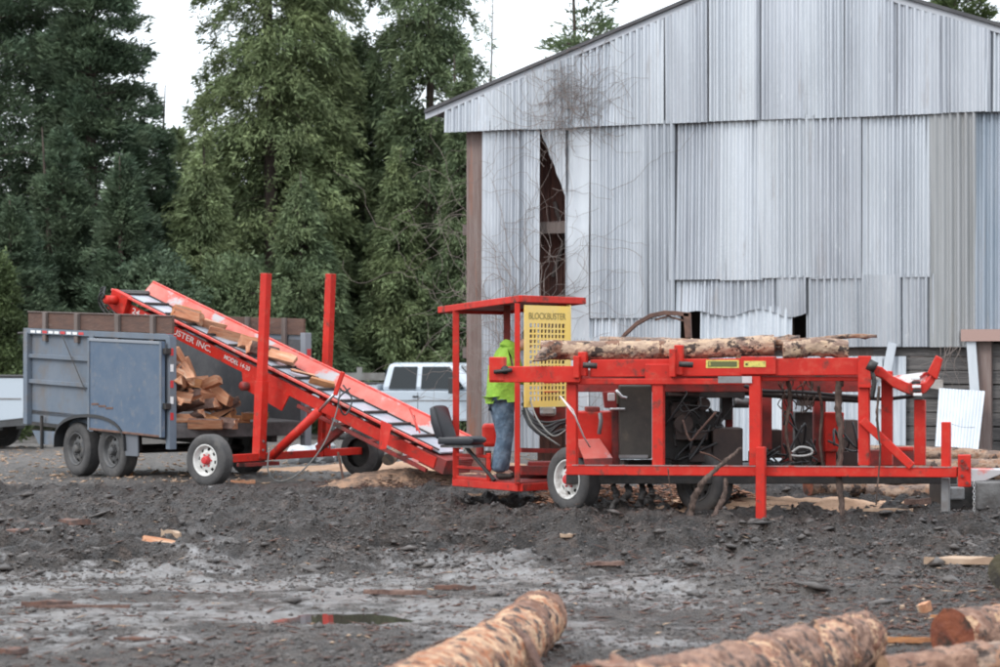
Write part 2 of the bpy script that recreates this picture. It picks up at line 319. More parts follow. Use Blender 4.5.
def ground_mat():
    m = bpy.data.materials.new('churned_mud'); m.use_nodes = True; t = m.node_tree; N = t.nodes; L = t.links; b = N['Principled BSDF']
    g = N.new('ShaderNodeNewGeometry'); sp = N.new('ShaderNodeSeparateXYZ'); L.new(g.outputs['Position'], sp.inputs[0])
    def noise(sc, det=8, rg=.6, off=0, st=(1,1,1)):
        mp = N.new('ShaderNodeMapping'); mp.inputs['Location'].default_value = (off, off*.6, 0); mp.inputs['Scale'].default_value = st
        L.new(g.outputs['Position'], mp.inputs[0]); n = N.new('ShaderNodeTexNoise'); n.inputs['Scale'].default_value = sc
        n.inputs['Detail'].default_value = det; n.inputs['Roughness'].default_value = rg; L.new(mp.outputs[0], n.inputs[0]); return n.outputs[0]
    def rng(s, a, b_, c=0, d=1):
        r = N.new('ShaderNodeMapRange'); r.interpolation_type = 'SMOOTHSTEP'
        for i, v in enumerate((a, b_, c, d)): r.inputs[i+1].default_value = v
        L.new(s, r.inputs[0]); return r.outputs[0]
    def mixc(a, c, f):
        x = N.new('ShaderNodeMix'); x.data_type = 'RGBA'
        for s, v in ((6, a), (7, c)):
            if isinstance(v, tuple): x.inputs[s].default_value = (*v, 1)
            else: L.new(v, x.inputs[s])
        L.new(f, x.inputs[0]); return x.outputs[2]
    def mth(op, a, c):
        x = N.new('ShaderNodeMath'); x.operation = op; x.use_clamp = True
        for s, v in ((0, a), (1, c)):
            if isinstance(v, (int, float)): x.inputs[s].default_value = v
            else: L.new(v, x.inputs[s])
        return x.outputs[0]
    near_c = mixc((.022,.017,.014), (.110,.089,.075), rng(noise(2.6, 15, .84), .38, .62))
    churn_c = mixc((.009,.006,.005), (.060,.043,.034), rng(noise(2.2, 15, .85, 4), .40, .62))
    wig = N.new('ShaderNodeMath'); wig.operation = 'MULTIPLY_ADD'; L.new(noise(.45, 8, .6, 31), wig.inputs[0]); wig.inputs[1].default_value = 7.0; L.new(sp.outputs[1], wig.inputs[2])
    col = mixc(near_c, churn_c, rng(wig.outputs[0], 20.0, 22.5))
    col = mixc(col, (.125,.088,.070), rng(noise(2.3, 10, .74, 7), .54, .68))
    col = mixc(col, (.19,.17,.155), rng(noise(24, 8, .8, 3), .58, .66))
    col = mixc(col, (.010,.008,.007), rng(noise(12, 10, .85, 9), .52, .60))
    farm = mth('MULTIPLY', rng(sp.outputs[1], 28.5, 31), 1.0)
    gravel = mixc((.20,.18,.165), (.11,.10,.095), rng(noise(9, 8, .75, 5), .4, .6))
    col = mixc(col, gravel, farm)
    grass = mixc((.05,.075,.025), (.10,.08,.05), rng(noise(1.5, 6, .6, 2), .4, .6))
    col = mixc(col, grass, rng(sp.outputs[1], 62, 66))
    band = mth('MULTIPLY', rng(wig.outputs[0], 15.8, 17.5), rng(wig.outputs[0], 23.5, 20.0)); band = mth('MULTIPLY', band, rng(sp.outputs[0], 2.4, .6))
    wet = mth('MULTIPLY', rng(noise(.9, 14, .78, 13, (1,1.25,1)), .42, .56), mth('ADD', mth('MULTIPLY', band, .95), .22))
    col = mixc(col, (.180,.174,.176), mth('MULTIPLY', rng(wet, .22, .85), rng(noise(9, 12, .85, 21), .42, .62)))  # pale grey in the base colour paints sky sheen onto the wet patches
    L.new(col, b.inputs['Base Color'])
    L.new(rng(wet, 0, 1, .48, .30), b.inputs['Roughness'])
    L.new(rng(wet, 0, 1, .5, 1.0), b.inputs['Specular IOR Level'])
    bp = N.new('ShaderNodeBump'); bp.inputs['Distance'].default_value = .06
    L.new(rng(wet, .1, 1, 1, .35), bp.inputs['Strength'])
    L.new(noise(30, 10, .85), bp.inputs['Height'])
    vo = N.new('ShaderNodeTexVoronoi'); vo.inputs['Scale'].default_value = 38; L.new(g.outputs['Position'], vo.inputs['Vector'])
    bp2 = N.new('ShaderNodeBump'); bp2.inputs['Distance'].default_value = .022; L.new(rng(wet, .1, 1, 1, .2), bp2.inputs['Strength']); L.new(vo.outputs['Distance'], bp2.inputs['Height'])
    L.new(bp.outputs[0], bp2.inputs['Normal']); L.new(bp2.outputs[0], b.inputs['Normal'])
    return m
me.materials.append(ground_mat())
# puddles
def puddle(cx, cy, rx, ry, z, seed):
    n = 40; rnd = random.Random(seed); ph = [rnd.random()*6 for _ in range(4)]
    pts = []
    for k in range(n):
        t = 2*math.pi*k/n; q = 1+.22*math.sin(2*t+ph[0])+.15*math.sin(3*t+ph[1])+.1*math.sin(5*t+ph[2])+.06*math.sin(9*t+ph[3])
        pts.append(Vector((cx+rx*q*math.cos(t), cy+ry*q*math.sin(t), z)))
    m = MB(); m.add(pts, [tuple(range(n))]); return m
wat = pbr('puddle_water', (.045,.038,.034), .035, spec=.8)
zp = g1(*PUD)
pm = puddle(PUD[0], PUD[1], .34, .45, zp+.026, 3)
ob = pm.build('puddle', wat); tag(ob, kind='structure')

# ---------------------------------------------------------------- scattered mud clods, bark bits, sawdust (stuff)
rs = np.random.RandomState(5)
def scatter_mesh(name, mat, pos, size, aspect, label, cat, seed=1, flat=.6):
    """irregular lumps: squashed jittered octahedra"""
    rr = np.random.RandomState(seed); n = len(pos)
    base = np.array([(1,0,0),(-1,0,0),(0,1,0),(0,-1,0),(0,0,1),(0,0,-1)], float)
    tri = np.array([(0,2,4),(2,1,4),(1,3,4),(3,0,4),(2,0,5),(1,2,5),(3,1,5),(0,3,5)])
    v = base[None]*(1+rr.uniform(-.45,.45,(n,6,1)))
    v = v*np.stack([size*aspect, size, size*flat], -1)[:,None,:]
    a = rr.uniform(0, 6.283, n); c, s = np.cos(a)[:,None], np.sin(a)[:,None]
    x = v[...,0]*c-v[...,1]*s; y = v[...,0]*s+v[...,1]*c
    tl = rr.uniform(-.35,.35,(n,1)); z = v[...,2]+x*tl
    v = np.stack([x, y, z], -1)+pos[:,None,:]
    me = bpy.data.meshes.new(name); me.vertices.add(n*6); me.vertices.foreach_set('co', v.ravel())
    set_quads(me, (tri[None]+np.arange(n)[:,None,None]*6).reshape(-1,3), 3)
    me.materials.append(mat); ob = bpy.data.objects.new(name, me); S.collection.objects.link(ob)
    return tag(ob, label, cat, kind='stuff')
def scatter_pos(n, y0, y1, dens=None):
    out = []
    while sum(map(len, out)) < n:
        y = 1/rs.uniform(1/y1, 1/y0, n*2); x = rs.uniform(-1, 1, n*2)*(.235*y)
        k = np.ones(len(x), bool) if dens is None else rs.rand(len(x)) < dens(x, y)
        out.append(np.stack([x[k], y[k]], -1))
    p = np.concatenate(out)[:n]; return np.column_stack([p, gh(p[:,0], p[:,1])])
clodm = pbr('wet_clod', (.016,.012,.011), .42, col2=(.068,.055,.048), scale=2.0, lo=.35, hi=.65, bump=.01)
def dmud(x, y):
    b = smooth(14.5, 18, y)*.75+.25; f = np.exp(-((x+1.6)/3)**2-((y-15)/2)**2); return np.clip(b*(fbm(x*1.5, y*1.2, 77, 4)*2.4-.6)*(1-.9*f), .02, 1)
p = scatter_pos(70000, 9.6, 29, dmud); scatter_mesh('mud_clods', clodm, p, rs.gamma(2.0, .0044, len(p)).clip(.003,.045), rs.uniform(.8,1.5,len(p)), 'dark wet clods of churned mud over the yard', 'mud', 2, .7)
p = scatter_pos(500, 15, 28, dmud); scatter_mesh('mud_lumps', clodm, p, rs.uniform(.03,.085, len(p)), rs.uniform(1,2.0,len(p)), 'larger lumps of mud along the wheel ruts', 'mud', 3, .45)
barkb = pbr('bark_bits', (.13,.065,.047), .9, col2=(.065,.042,.036), scale=14, lo=.4, hi=.6)
def dbk(x, y): return np.clip(.10+.9*np.exp(-((x+5.6)/1.2)**2-((y-21.3)/1.3)**2)+.8*np.exp(-((x-3.6)/1.6)**2-((y-14.5)/3.0)**2)+.5*np.exp(-((x-.5)/3)**2-((y-21)/3)**2), 0, 1)
p = scatter_pos(6000, 9.6, 28, dbk); p[:,2] += .008; scatter_mesh('bark_bits', barkb, p, rs.uniform(.004,.017,len(p)), rs.uniform(2,6,len(p)), 'reddish brown bark bits and fibres on the mud', 'bark', 4, .35)
chipm = pbr('pale_chips', (.36,.26,.185), .85, col2=(.25,.165,.11), scale=4)
p = scatter_pos(420, 9.6, 29, dbk); p[:,2] += .012; scatter_mesh('wood_chips', chipm, p, rs.uniform(.006,.018,len(p)), rs.uniform(1.5,4,len(p)), 'small pale wood chips dotted over the mud', 'wood chips', 6, .35)
def dback(x, y): return np.clip(.35+.0*x, 0, 1)
yb = rs.uniform(30, 44, 2600); xb = rs.uniform(-.24, .24, 2600)*yb; pb = np.column_stack([xb, yb, gh(xb, yb)+.01])
scatter_mesh('wood_chips_behind', chipm, pb, rs.uniform(.010,.034,len(pb)), rs.uniform(1,3,len(pb)), 'pale wood chips littering the gravel beyond the trailer', 'wood chips', 7, .5)
sxy = np.column_stack([rs.normal(-1.3,.55,1500), rs.normal(29.7,.5,1500)]); sxy = np.column_stack([sxy, gh(sxy[:,0], sxy[:,1])+rs.uniform(.02,.2,1500)*np.exp(-((sxy[:,0]+1.25)/.8)**2-((sxy[:,1]-29.9)/.7)**2)+.01])
scatter_mesh('bark_litter', barkb, sxy, rs.uniform(.006,.02,1500), rs.uniform(2,5,1500), 'bark litter over the sawdust heap at the conveyor foot', 'bark', 9, .4)
ub = np.column_stack([rs.uniform(.4,3.0,2600), rs.uniform(24.6,28.5,2600)]); ub = np.column_stack([ub, gh(ub[:,0], ub[:,1])+.03])
scatter_mesh('bark_litter', pbr('orange_bark_litter', (.30,.15,.09), .9, col2=(.16,.08,.055), scale=5), ub, rs.uniform(.008,.03,2600), rs.uniform(1.5,4,2600), 'orange brown bark and splinters littering the ground under the machine', 'bark', 10, .5)
sawm = pbr('sawdust', (.62,.41,.28), .95, col2=(.50,.31,.20), scale=3, bump=.02, bscale=30)
sawd = pbr('dirty_sawdust', (.30,.185,.12), .95, col2=(.14,.095,.07), scale=9, lo=.42, hi=.58, bump=.03, bscale=22)
def mound(name, mat, cx, cy, rx, ry, hh, label, seed=1, base=None):
    n, k = 48, 18; m = MB(); vs = []; fs = []; zb = g1(cx, cy)
    for j in range(k+1):
        q = j/k
        for i in range(n):
            t = 2*math.pi*i/n; rr_ = q*(1+.18*math.sin(3*t+seed)+.1*math.sin(7*t+2*seed))
            x = cx+rx*rr_*math.cos(t); y = cy+ry*rr_*math.sin(t)
            z = max(g1(x, y), zb-.05)*q + (zb)*(1-q)+hh*(1-q*q)**1.2*(.7+.6*float(fbm(np.array(x*2.5), np.array(y*2.5), seed)))+(float(fbm(np.array(x*9), np.array(y*9), seed))-.5)*.05-.03*q
            vs.append((x, y, z))
    for j in range(k):
        for i in range(n): fs.append((j*n+i, j*n+(i+1)%n, (j+1)*n+(i+1)%n, (j+1)*n+i))
    m.add(vs, fs); ob = m.build(name, mat, None, True); return tag(ob, label, 'sawdust', kind='stuff')
mound('sawdust', sawm, 3.15, 25.1, 1.8, 1.1, .06, 'orange fresh sawdust spread on the ground under the machine', 2)
mound('sawdust', sawm, -1.2, 34.2, 2.6, 1.8, .10, 'pale sawdust drift behind the conveyor foot', 4)
mound('sawdust', sawd, -1.25, 29.9, 1.15, .9, .22, 'brown sawdust heap under the conveyor foot', 3)
mound('sawdust', sawd, .9, 26.6, 1.7, .6, .04, 'reddish sawdust and bark below the machine', 5)

# ---------------------------------------------------------------- barn
C0 = Vector((-.78, 33, 0)); BW_ = Vector((.934,-.357,0)); BN = Vector((.357,.934,0)); UP = Vector((0,0,1))
def bt(px, d0=None): s_ = (px-500)/F; return (33*s_+.78)/(.934+.357*s_)
def bh(px, py): Y = 33-.357*bt(px); return EYE+(HZ-py)/F*Y
def W(t, h, out=0.): return C0+BW_*t+UP*h-BN*out
barn = empty('barn', C0, 'large weathered barn clad in corrugated galvanised sheets with a torn gable corner', 'barn')
AP = 5.05; AH = 7.17; SL = .352
def roofh(t): return AH-SL*abs(t-AP)
rb = random.Random(12)
def sheet(t0, t1, f0, f1, mat, off=.0, per=.105, amp=.027, name='siding_sheet', dent=0.):
    n = max(4, int((t1-t0)/per*8)); rows = 12; vs = []; ph = rb.random()*6.28
    lean = rb.uniform(-.004,.004)
    for j in range(rows+1):
        for i in range(n+1):
            t = t0+(t1-t0)*i/n; a = f0(t) if callable(f0) else f0; b = f1(t) if callable(f1) else f1
            h = a+(b-a)*j/rows
            prof = math.sin(2*math.pi*t/per+ph); prof = math.copysign(abs(prof)**.8, prof)*(.7+.3*math.sin(ph*2+t*7))
            wob = .010*math.sin(h*1.3+ph*3+t*2)+dent*math.sin(h*3.1+ph)*math.sin(t*5+ph)
            vs.append(W(t, h, off+.03+amp*prof+wob+lean*j+.012*(i/n)))
    fs = [(j*(n+1)+i, j*(n+1)+i+1, (j+1)*(n+1)+i+1, (j+1)*(n+1)+i) for j in range(rows) for i in range(n)]
    m = MB(); m.add(vs, fs); return m.build(name, mat, barn, True, fix=False)
H1 = 5.02; H2 = 2.80; H3 = 1.88; H2b = 2.27
def run(t0, t1, f0, f1, mats, off=0., wmin=.55, wmax=.75, dent=0.):
    t = t0
    while t < t1-.05:
        wd = rb.uniform(wmin, wmax); e = min(t1, t+wd)
        if t1-e < .25: e = t1
        j0 = rb.uniform(-.012,.012)
        sheet(t, min(e+.07, t1+.01), (lambda q, f0=f0, j0=j0: (f0(q) if callable(f0) else f0)+j0), f1, rb.choice(mats), off+rb.uniform(0,.005), dent=dent); t = e
run(0, 10.1, H1-.01, lambda t: roofh(t)-.06, galv, .075)                 # gable row, over the one below
# row 2 with the torn hole
t_a, t_h0, t_h1 = bt(482), bt(541), bt(567)
def tear(t): # lower edge of the sheet that hangs over the gap
    return H1-.02-(t-t_h0)/(t_h1-t_h0)*1.0 if t < t_h1 else .3
run(t_a, t_h0-.02, .35, H1+.04, [galv[1], galv[3], galv[0]], 0, .45, .7, .006)
sheet(t_h0, t_h1, tear, H1+.04, galv[4], 0)
sheet(t_h1-.01, bt(590), .45, H1+.04, galv[2], .012, per=.30, amp=.012, dent=.01)
run(bt(590), bt(675), H2b, H1+.04, [galv[3], galv[1], galv[0]], 0, .7, .9)
run(bt(675)-.08, bt(930), H2, H1+.04, galv, .006, .55, .95)
run(bt(930), bt(976), H3-.03, H1+.02, [galvgrey], -.004, .7, .8)
run(bt(976), 10.1, 2.0, H1+.04, [galvblue, galvblue, galv[3]], .012, .8, .9)
# row 3
run(bt(575), bt(680), 1.95, H2b+.06, [galv[4], galv[2]], -.038, .6, .8, .012)
run(bt(676), bt(806), lambda t: 2.32+.05*math.sin(t*7), H2+.04, [galv[3], galv[1]], -.035, .4, .7, .010)
run(bt(700), bt(792), 1.80, 2.42, [galvwhite], -.05, .5, .8, .02)
run(bt(806), bt(934), lambda t: H3-.03, H2+.04, [galv[0], galv[2], galv[1]], -.035, .55, .8)
run(bt(640), bt(905), .25, 1.72, [galvwhite, galv[4], galv[2]], -.06, .5, .8, .008)  # low sheets seen through the machine
run(bt(575), bt(640), .25, 1.99, [galvwhite, galv[4]], -.05, .5, .7, .015)
m = MB(); m.bar(W(bt(880),1.0,.03), W(bt(893),3.0,.03) if 0 else W(bt(893),1.9,.03), .02, .12, up=BW_); m.build('trim_strip', galvwhite, barn)
# corner post, inner posts, girts
def bpart(name, mat, a, b, w_, h_): m = MB(); m.bar(a, b, w_, h_, up=BW_); return m.build(name, mat, barn, bev=.01)
bpart('post', postwood, W(bt(473.5), -.1, -.22), W(bt(473.5), H1+.35, -.22), .26, .30)
bpart('post', postwood, W(bt(984), -.1, .0-.1), W(bt(984), 2.2, -.1), .2, .2)
bpart('post', postwood, W(bt(1010), -.1, -.12), W(bt(1010), 2.2, -.12), .2, .16)
for t in (2.6, 5.05, 6.9): bpart('post', oldwood, W(t, -.1, -.2), W(t, H1, -.2), .2, .2)
m = MB(); m.bar(W(.2, bh(482, 229), -.15), W(10, bh(482, 229), -.15), .07, .16); m.build('girt', oldwood, barn)
m = MB(); m.bar(W(.2, 1.78, -.15), W(10, 1.78, -.15), .07, .16); m.build('girt', oldwood, barn)
# brown boards behind the hole
for k in range(7):
    t = 1.3+k*.2; m = MB(); m.bar(W(t, .1, -.6), W(t, 5.1, -.6), .03, .19, up=BW_); m.build('inner_board', brownwood, barn)
m = MB(); m.bar(W(1.2, bh(553, 226), -.40), W(2.6, bh(553, 223), -.40), .06, .17); m.build('inner_beam', postwood, barn)
for (a, c) in (((bt(541), 2.9), (bt(570), 4.2)), ((bt(543), 4.0), (bt(569), 2.6)), ((bt(546), 2.3), (bt(566), 3.3))):
    m = MB(); m.bar(W(a[0], a[1], -.5), W(c[0], c[1], -.5), .03, .05); m.build('brace', oldwood, barn)
# old horizontal boards at the low right
for k in range(10):
    h = .1+k*.19
    m = MB(); m.bar(W(bt(872), h, -.10-.01*(k%2)), W(bt(1200), h+.01*math.sin(k*2.), -.10-.012*(k%3)), .03, .175); m.build('wall_board', greyboard, barn)
# body of the barn: back, far side, floor line; dark inside
m = MB(); m.box(C0+BW_*5.05+BN*13+UP*2.5, (10.1,.1,5), (BW_, BN, UP)); m.build('back_wall', dark, barn)
m = MB(); m.box(C0+BW_*10.1+BN*6.5+UP*2.5, (.1,13,5), (BW_, BN, UP)); m.build('side_wall', dark, barn)
m = MB(); m.box(C0+BW_*5.4+BN*1.6+UP*2.5, (9.0,.06,5), (BW_, BN, UP)); m.build('inner_partition', dark, barn)
# roof with overhang and fascia
for sgn in (-1, 1):
    n = 8; th = .05
    e0 = AP; e1 = AP+sgn*5.35
    poly = [W(e0, AH+.02, .16), W(e1, roofh(e1)+.02, .16), W(e1, roofh(e1)+.07, .16), W(e0, AH+.07, .16)]
    m = MB(); m.prism(poly, BN*13.6); m.build('roof', roofm, barn)
    poly = [W(e0, AH-.07, .115), W(e1, roofh(e1)-.07, .115), W(e1, roofh(e1)+.017, .115), W(e0, AH+.017, .115)]
    m = MB(); m.prism(poly, BN*.035); m.build('fascia', pbr('fascia_trim', (.42,.44,.48), .6) if sgn < 0 else MATS['fascia_trim'], barn)
m = MB(); m.box(W(bt(985), 2.0, .12)+BW_*.5, (1.6,.05,.16), (BW_, BN, UP)); m.build('trim_board', pbr('pinkish_board', (.36,.24,.21), .8), barn)
bpart('trim_board', galvwhite, W(bt(977), 1.0, .09), W(bt(972), 1.95, .09), .02, .13)
# loose leaning sheet
ls = empty('corrugated_sheet', W(bt(958), 0, .35), 'loose pale corrugated sheet leaning crooked on the old board wall', 'metal sheet')
vs = []; n = 70
a0, a1, b0, b1 = P(934, 462, 29.7), P(976, 470, 29.3), P(939, 388, 30.2), P(985, 391, 29.9)
for j in range(9):
    for i in range(n+1):
        p_ = (a0.lerp(a1, i/n)).lerp(b0.lerp(b1, i/n), j/8); vs.append(p_-BN*(.018*math.sin(i/n*2*math.pi*7)))
m = MB(); m.add(vs, [(j*(n+1)+i, j*(n+1)+i+1, (j+1)*(n+1)+i+1, (j+1)*(n+1)+i) for j in range(8) for i in range(n)]); m.build('sheet', galvwhite, ls, True, fix=False)
# light plank on the wall behind the loader arm
m = MB(); m.prism([W(bt(872), 1.42, .05), W(bt(944), 1.26, .05), W(bt(944), 1.40, .05), W(bt(872), 1.50, .05)], -BN*.03); tag(m.build('plank', pbr('bleached_plank', (.40,.38,.36), .8, col2=(.3,.27,.25), scale=5), None, loc=W(bt(905), 1.3)), 'bleached grey plank nailed slanting across the dark board wall', 'plank')
# dry vines
vm = MB(); rv = random.Random(3)
def vine_strand(t, h, ang, L, r):
    zo = .085 if h < 4.9 else .16; pts = [W(t, h, zo)]; rad = [r]; a = ang
    for k in range(int(L/.12)):
        a += rv.gauss(0, .42); t += .12*math.cos(a); h += .12*math.sin(a); h = min(h, roofh(t)+.05)
        zo = .085 if h < 4.95 else .16; pts.append(W(t, h, zo+rv.random()*.05)); rad.append(max(.0025, r*(1-k*.12/L)))
        if rv.random() < .16 and r > .004 and L > .8: vine_strand(t, h, a+rv.choice((-1,1))*rv.uniform(.5,1.2), L*.5, r*.6)
    if len(pts) > 1: vm.tube(pts, rad, 3, False)
for k in range(34): vine_strand(rv.uniform(.75, 1.75), rv.uniform(.5, 3.0), rv.uniform(1.2, 1.9), rv.uniform(1.2, 3.4), .0065)
for k in range(60): vine_strand(rv.gauss(1.95, .22), rv.gauss(5.35, .28), rv.uniform(0, 6.28), rv.uniform(.4, .9), .0045)
for k in range(10): vine_strand(rv.uniform(.9, 1.8), rv.uniform(4.0, 5.0), rv.uniform(0, 3.1), 1.0, .004)
for k in range(120): vine_strand(rv.gauss(2.05, .30), min(rv.gauss(5.4, .30), 5.85), rv.uniform(0, 6.28), rv.uniform(.3, .8), .0028)
tag(vm.build('vine', vinem, None, loc=W(1.2, 0), fix=False), 'dry leafless vine climbing the torn left corner of the barn', 'vine')
vm = MB()
def twig(p, r_):
    pts = [p]; d = Vector((rv.uniform(-.5,.5), 0, -1))
    for k in range(6): d = d+Vector((rv.gauss(0,.3), rv.gauss(0,.1), rv.gauss(0,.2))); pts.append(pts[-1]+d.normalized()*.10)
    vm.tube(pts, [r_*(1-k*.12) for k in range(7)], 3, False)
for k in range(9): twig(W(rv.uniform(bt(938), bt(965)), 1.85, .1), .006)
tag(vm.build('vine', vinem, None, loc=W(7.4, 1.8), fix=False), 'dead stems hanging under the cladding above the leaning sheet', 'vine')

# ---------------------------------------------------------------- trees
def leafmat(name, c1, c2, tr=.25):
    return pbr(name, c1, .65, col2=c2, scale=.9, lo=.38, hi=.62, attr='tint', trans=tr, spec=.25)
fir = leafmat('fir_needles', (.072,.112,.072), (.110,.150,.088))
cedar = leafmat('cedar_foliage', (.185,.225,.105), (.130,.172,.085))
cedar2 = leafmat('cedar_foliage_dark', (.105,.150,.082), (.150,.190,.095))
leafy = leafmat('shrub_leaves', (.085,.115,.045), (.06,.085,.035))
yleaf = leafmat('autumn_leaves', (.30,.22,.06), (.2,.16,.05))
trunkm = pbr('conifer_bark', (.085,.062,.05), .95, col2=(.05,.038,.033), scale=6, stretch=(3,3,.5), bump=.02)
def sprig_mesh(name, pos, dirs, L, Wd, tint, mat):
    n = len(pos); dirs = dirs/np.linalg.norm(dirs, axis=1, keepdims=True)
    rnd = rs.normal(size=(n,3)); side = np.cross(dirs, rnd); side /= np.linalg.norm(side, axis=1, keepdims=True)
    a = pos; b = pos+dirs*(L*.45)[:,None]+side*(Wd*.5)[:,None]; c = pos+dirs*L[:,None]; d = pos+dirs*(L*.55)[:,None]-side*(Wd*.5)[:,None]
    v = np.stack([a,b,c,d], 1).reshape(-1,3)
    me = bpy.data.meshes.new(name); me.vertices.add(len(v)); me.vertices.foreach_set('co', v.ravel())
    set_quads(me, np.arange(n*4).reshape(n,4))
    at = me.color_attributes.new('tint', 'FLOAT_COLOR', 'POINT'); col = np.repeat(np.column_stack([tint, tint, tint, np.ones(n)]), 4, axis=0); at.data.foreach_set('color', col.ravel())
    me.materials.append(mat); return me
def tree(name, label, cat, px, d, H, Rr, mat, h0=.3, n=26000, nb=170, style='cedar', L=.17, group=None, x=None, shape=.8, trunk_r=.16, gap=0., minr=.15):
    X = (px-500)/F*d if x is None else x; zb = g1(X, d); n = int(n*(1.75 if style != 'bush' else 1.2)) if n > 8000 else n
    hs = h0+(H-h0)*rs.rand(nb)**.85; az = rs.uniform(0, 6.283, nb)
    q = (hs-h0)/(H-h0)
    bl = Rr*((1-q)**shape*(1-minr*.3)+.02)*rs.uniform(.62,1.15,nb)
    if style == 'bush': bl = Rr*np.sqrt(np.clip(1-(q*1.0)**2.2,0.02,1))*rs.uniform(.55,1.1,nb)
    up = {'fir': .32, 'cedar': .05, 'bush': .45}[style]; dr = {'fir': .30, 'cedar': .50, 'bush': .2}[style]
    per = np.maximum(3, (n*bl/bl.sum()).astype(int)); bi = np.repeat(np.arange(nb), per); m_ = len(bi)
    s = rs.beta(2.2, 1.3, m_); l = bl[bi]*s
    clump = .13 if style != 'bush' else .2
    wid = (.07+.20*np.sin(np.pi*np.clip(s,0,1))*bl[bi]*.7)
    lat = rs.normal(size=m_)*wid; ver = rs.normal(size=m_)*clump*(.6+.5*bl[bi]*.3)
    ca, sa = np.cos(az[bi]), np.sin(az[bi])
    z = hs[bi]+l*up-dr*l*s+ver
    if style == 'cedar': z = z-np.abs(rs.normal(size=m_))*.16
    pos = np.stack([ca*l-sa*lat, sa*l+ca*lat, z], -1)
    # cluster the sprigs in tufts
    pos += (rs.rand(m_,3)-.5)*.06
    cell = np.floor(pos/.28).astype(int); hsh = _h(cell[:,0]+cell[:,2]*91, cell[:,1]+cell[:,2]*37, 5)
    keep = (hsh > .22) & (pos[:,2] > .05); pos = pos[keep]; bi = bi[keep]; ca = ca[keep]; sa = sa[keep]; hsh = hsh[keep]; m_ = len(pos)
    o_ = {'fir': (1., .35), 'cedar': (.7, -.45), 'bush': (.5, .4)}[style]
    dirs = np.stack([ca*o_[0], sa*o_[0], np.full(m_, o_[1])], -1)+rs.normal(size=(m_,3))*(.45 if style != 'bush' else .8)
    tint = (.72+.5*rs.rand(nb))[bi]*(.78+.44*hsh)*rs.uniform(.75,1.25,m_)
    me = sprig_mesh('crown', pos, dirs, rs.uniform(.5,1.4,m_)*L*.86, rs.uniform(.6,1.3,m_)*L*(.22 if style != 'bush' else .4), tint, mat)
    root = empty(name, (X, d, zb), label, cat, group)
    cr = bpy.data.objects.new('crown', me); S.collection.objects.link(cr); cr.parent = root
    tm = MB(); k = 9; wob = [rs.normal()*.03*H/10 for _ in range(2)]
    tm.tube([Vector((X+wob[0]*i, d+wob[1]*i, zb-.1+(H+.1)*i/k)) for i in range(k+1)], [trunk_r*(1-i/k)**.9+.012 for i in range(k+1)], 9)
    for b_ in range(0, nb, 2):
        if bl[b_] < .5: continue
        l_ = bl[b_]*.85; pts = []
        for e in (0, .35, .7, 1): ll = l_*e; pts.append(Vector((X+math.cos(az[b_])*ll, d+math.sin(az[b_])*ll, zb+hs[b_]+ll*up-dr*ll*e)))
        tm.tube(pts, [.028, .02, .012, .004], 4, False)
    tm.build('trunk', trunkm, root, True, fix=False); return root
T_ = tree
T_('fir_tree', 'tall dark blue-green fir at the far left edge of the trees', 'tree', -12, 66, 27, 5.0, fir, n=80000, style='fir', nb=420, L=.25)
T_('fir_tree', 'tall dark fir whose trunk shows high above the trailer', 'tree', 96, 64, 25, 2.5, fir, n=80000, style='fir', nb=430, trunk_r=.2, L=.25, h0=.2)
T_('fir_tree', 'tall dark fir between the edge fir and the one with the bare trunk', 'tree', 38, 69, 26, 3.9, fir, n=70000, style='fir', nb=400, L=.25)
T_('fir_tree', 'short tapering fir whose tip cuts into the bright gap of sky', 'tree', 150, 70, 10.6, 2.6, fir, n=40000, style='fir', nb=240, L=.24, h0=.2)
T_('fir_tree', 'young pointed fir standing in front of the tall firs, left one', 'tree', 62, 61, 8.3, 2.5, fir, n=42000, style='fir', nb=240, L=.21)
T_('fir_tree', 'young pointed fir behind the conveyor head, right one', 'tree', 124, 60, 7.4, 2.3, fir, n=42000, style='fir', nb=240, L=.21)
T_('fir_tree', 'short dark fir behind the left end of the grey trailer', 'tree', 14, 59, 6.2, 2.3, fir, n=34000, style='fir', nb=200, L=.2)
T_('cedar_tree', 'broad yellow-green cedar right of the gap of sky', 'tree', 276, 65, 24, 4.0, cedar, n=130000, nb=560, h0=.4, trunk_r=.26, L=.24)
T_('cedar_tree', 'dark cedar close behind the broad yellow-green one', 'tree', 318, 70, 19, 3.3, cedar2, n=60000, nb=320, h0=.4, L=.25)
T_('cedar_tree', 'narrow cedar close to the barn corner', 'tree', 425, 65, 25, 2.3, cedar2, n=85000, nb=460, h0=.3, shape=.5, L=.24)
T_('cedar_tree', 'darker cedar filling between the broad and the narrow cedar', 'tree', 364, 67, 12.0, 3.2, cedar2, n=60000, nb=300, L=.24, h0=.2)
T_('cedar_tree', 'yellow-green young cedar behind the conveyor head', 'tree', 204, 61, 8.4, 2.2, cedar, n=40000, nb=220, h0=.2, L=.21)
T_('cedar_tree', 'pale young cedar low below the narrow cedar', 'tree', 398, 63, 8.0, 1.9, cedar, n=30000, nb=180, h0=.2, L=.21)
T_('cedar_tree', 'dense low cedar behind the two red masts', 'tree', 300, 62, 7.2, 2.6, cedar2, n=46000, nb=240, h0=.1, L=.21)
T_('cedar_tree', 'dark cedar just left of the barn post', 'tree', 464, 63, 10.6, 1.7, cedar2, n=40000, nb=220, h0=.1, L=.22)
T_('shrub', 'light green leafy shrub at the left edge behind the white pickup', 'shrub', 2, 52, 4.3, .75, leafy, n=14000, nb=110, h0=.1, style='bush', L=.14, trunk_r=.05)
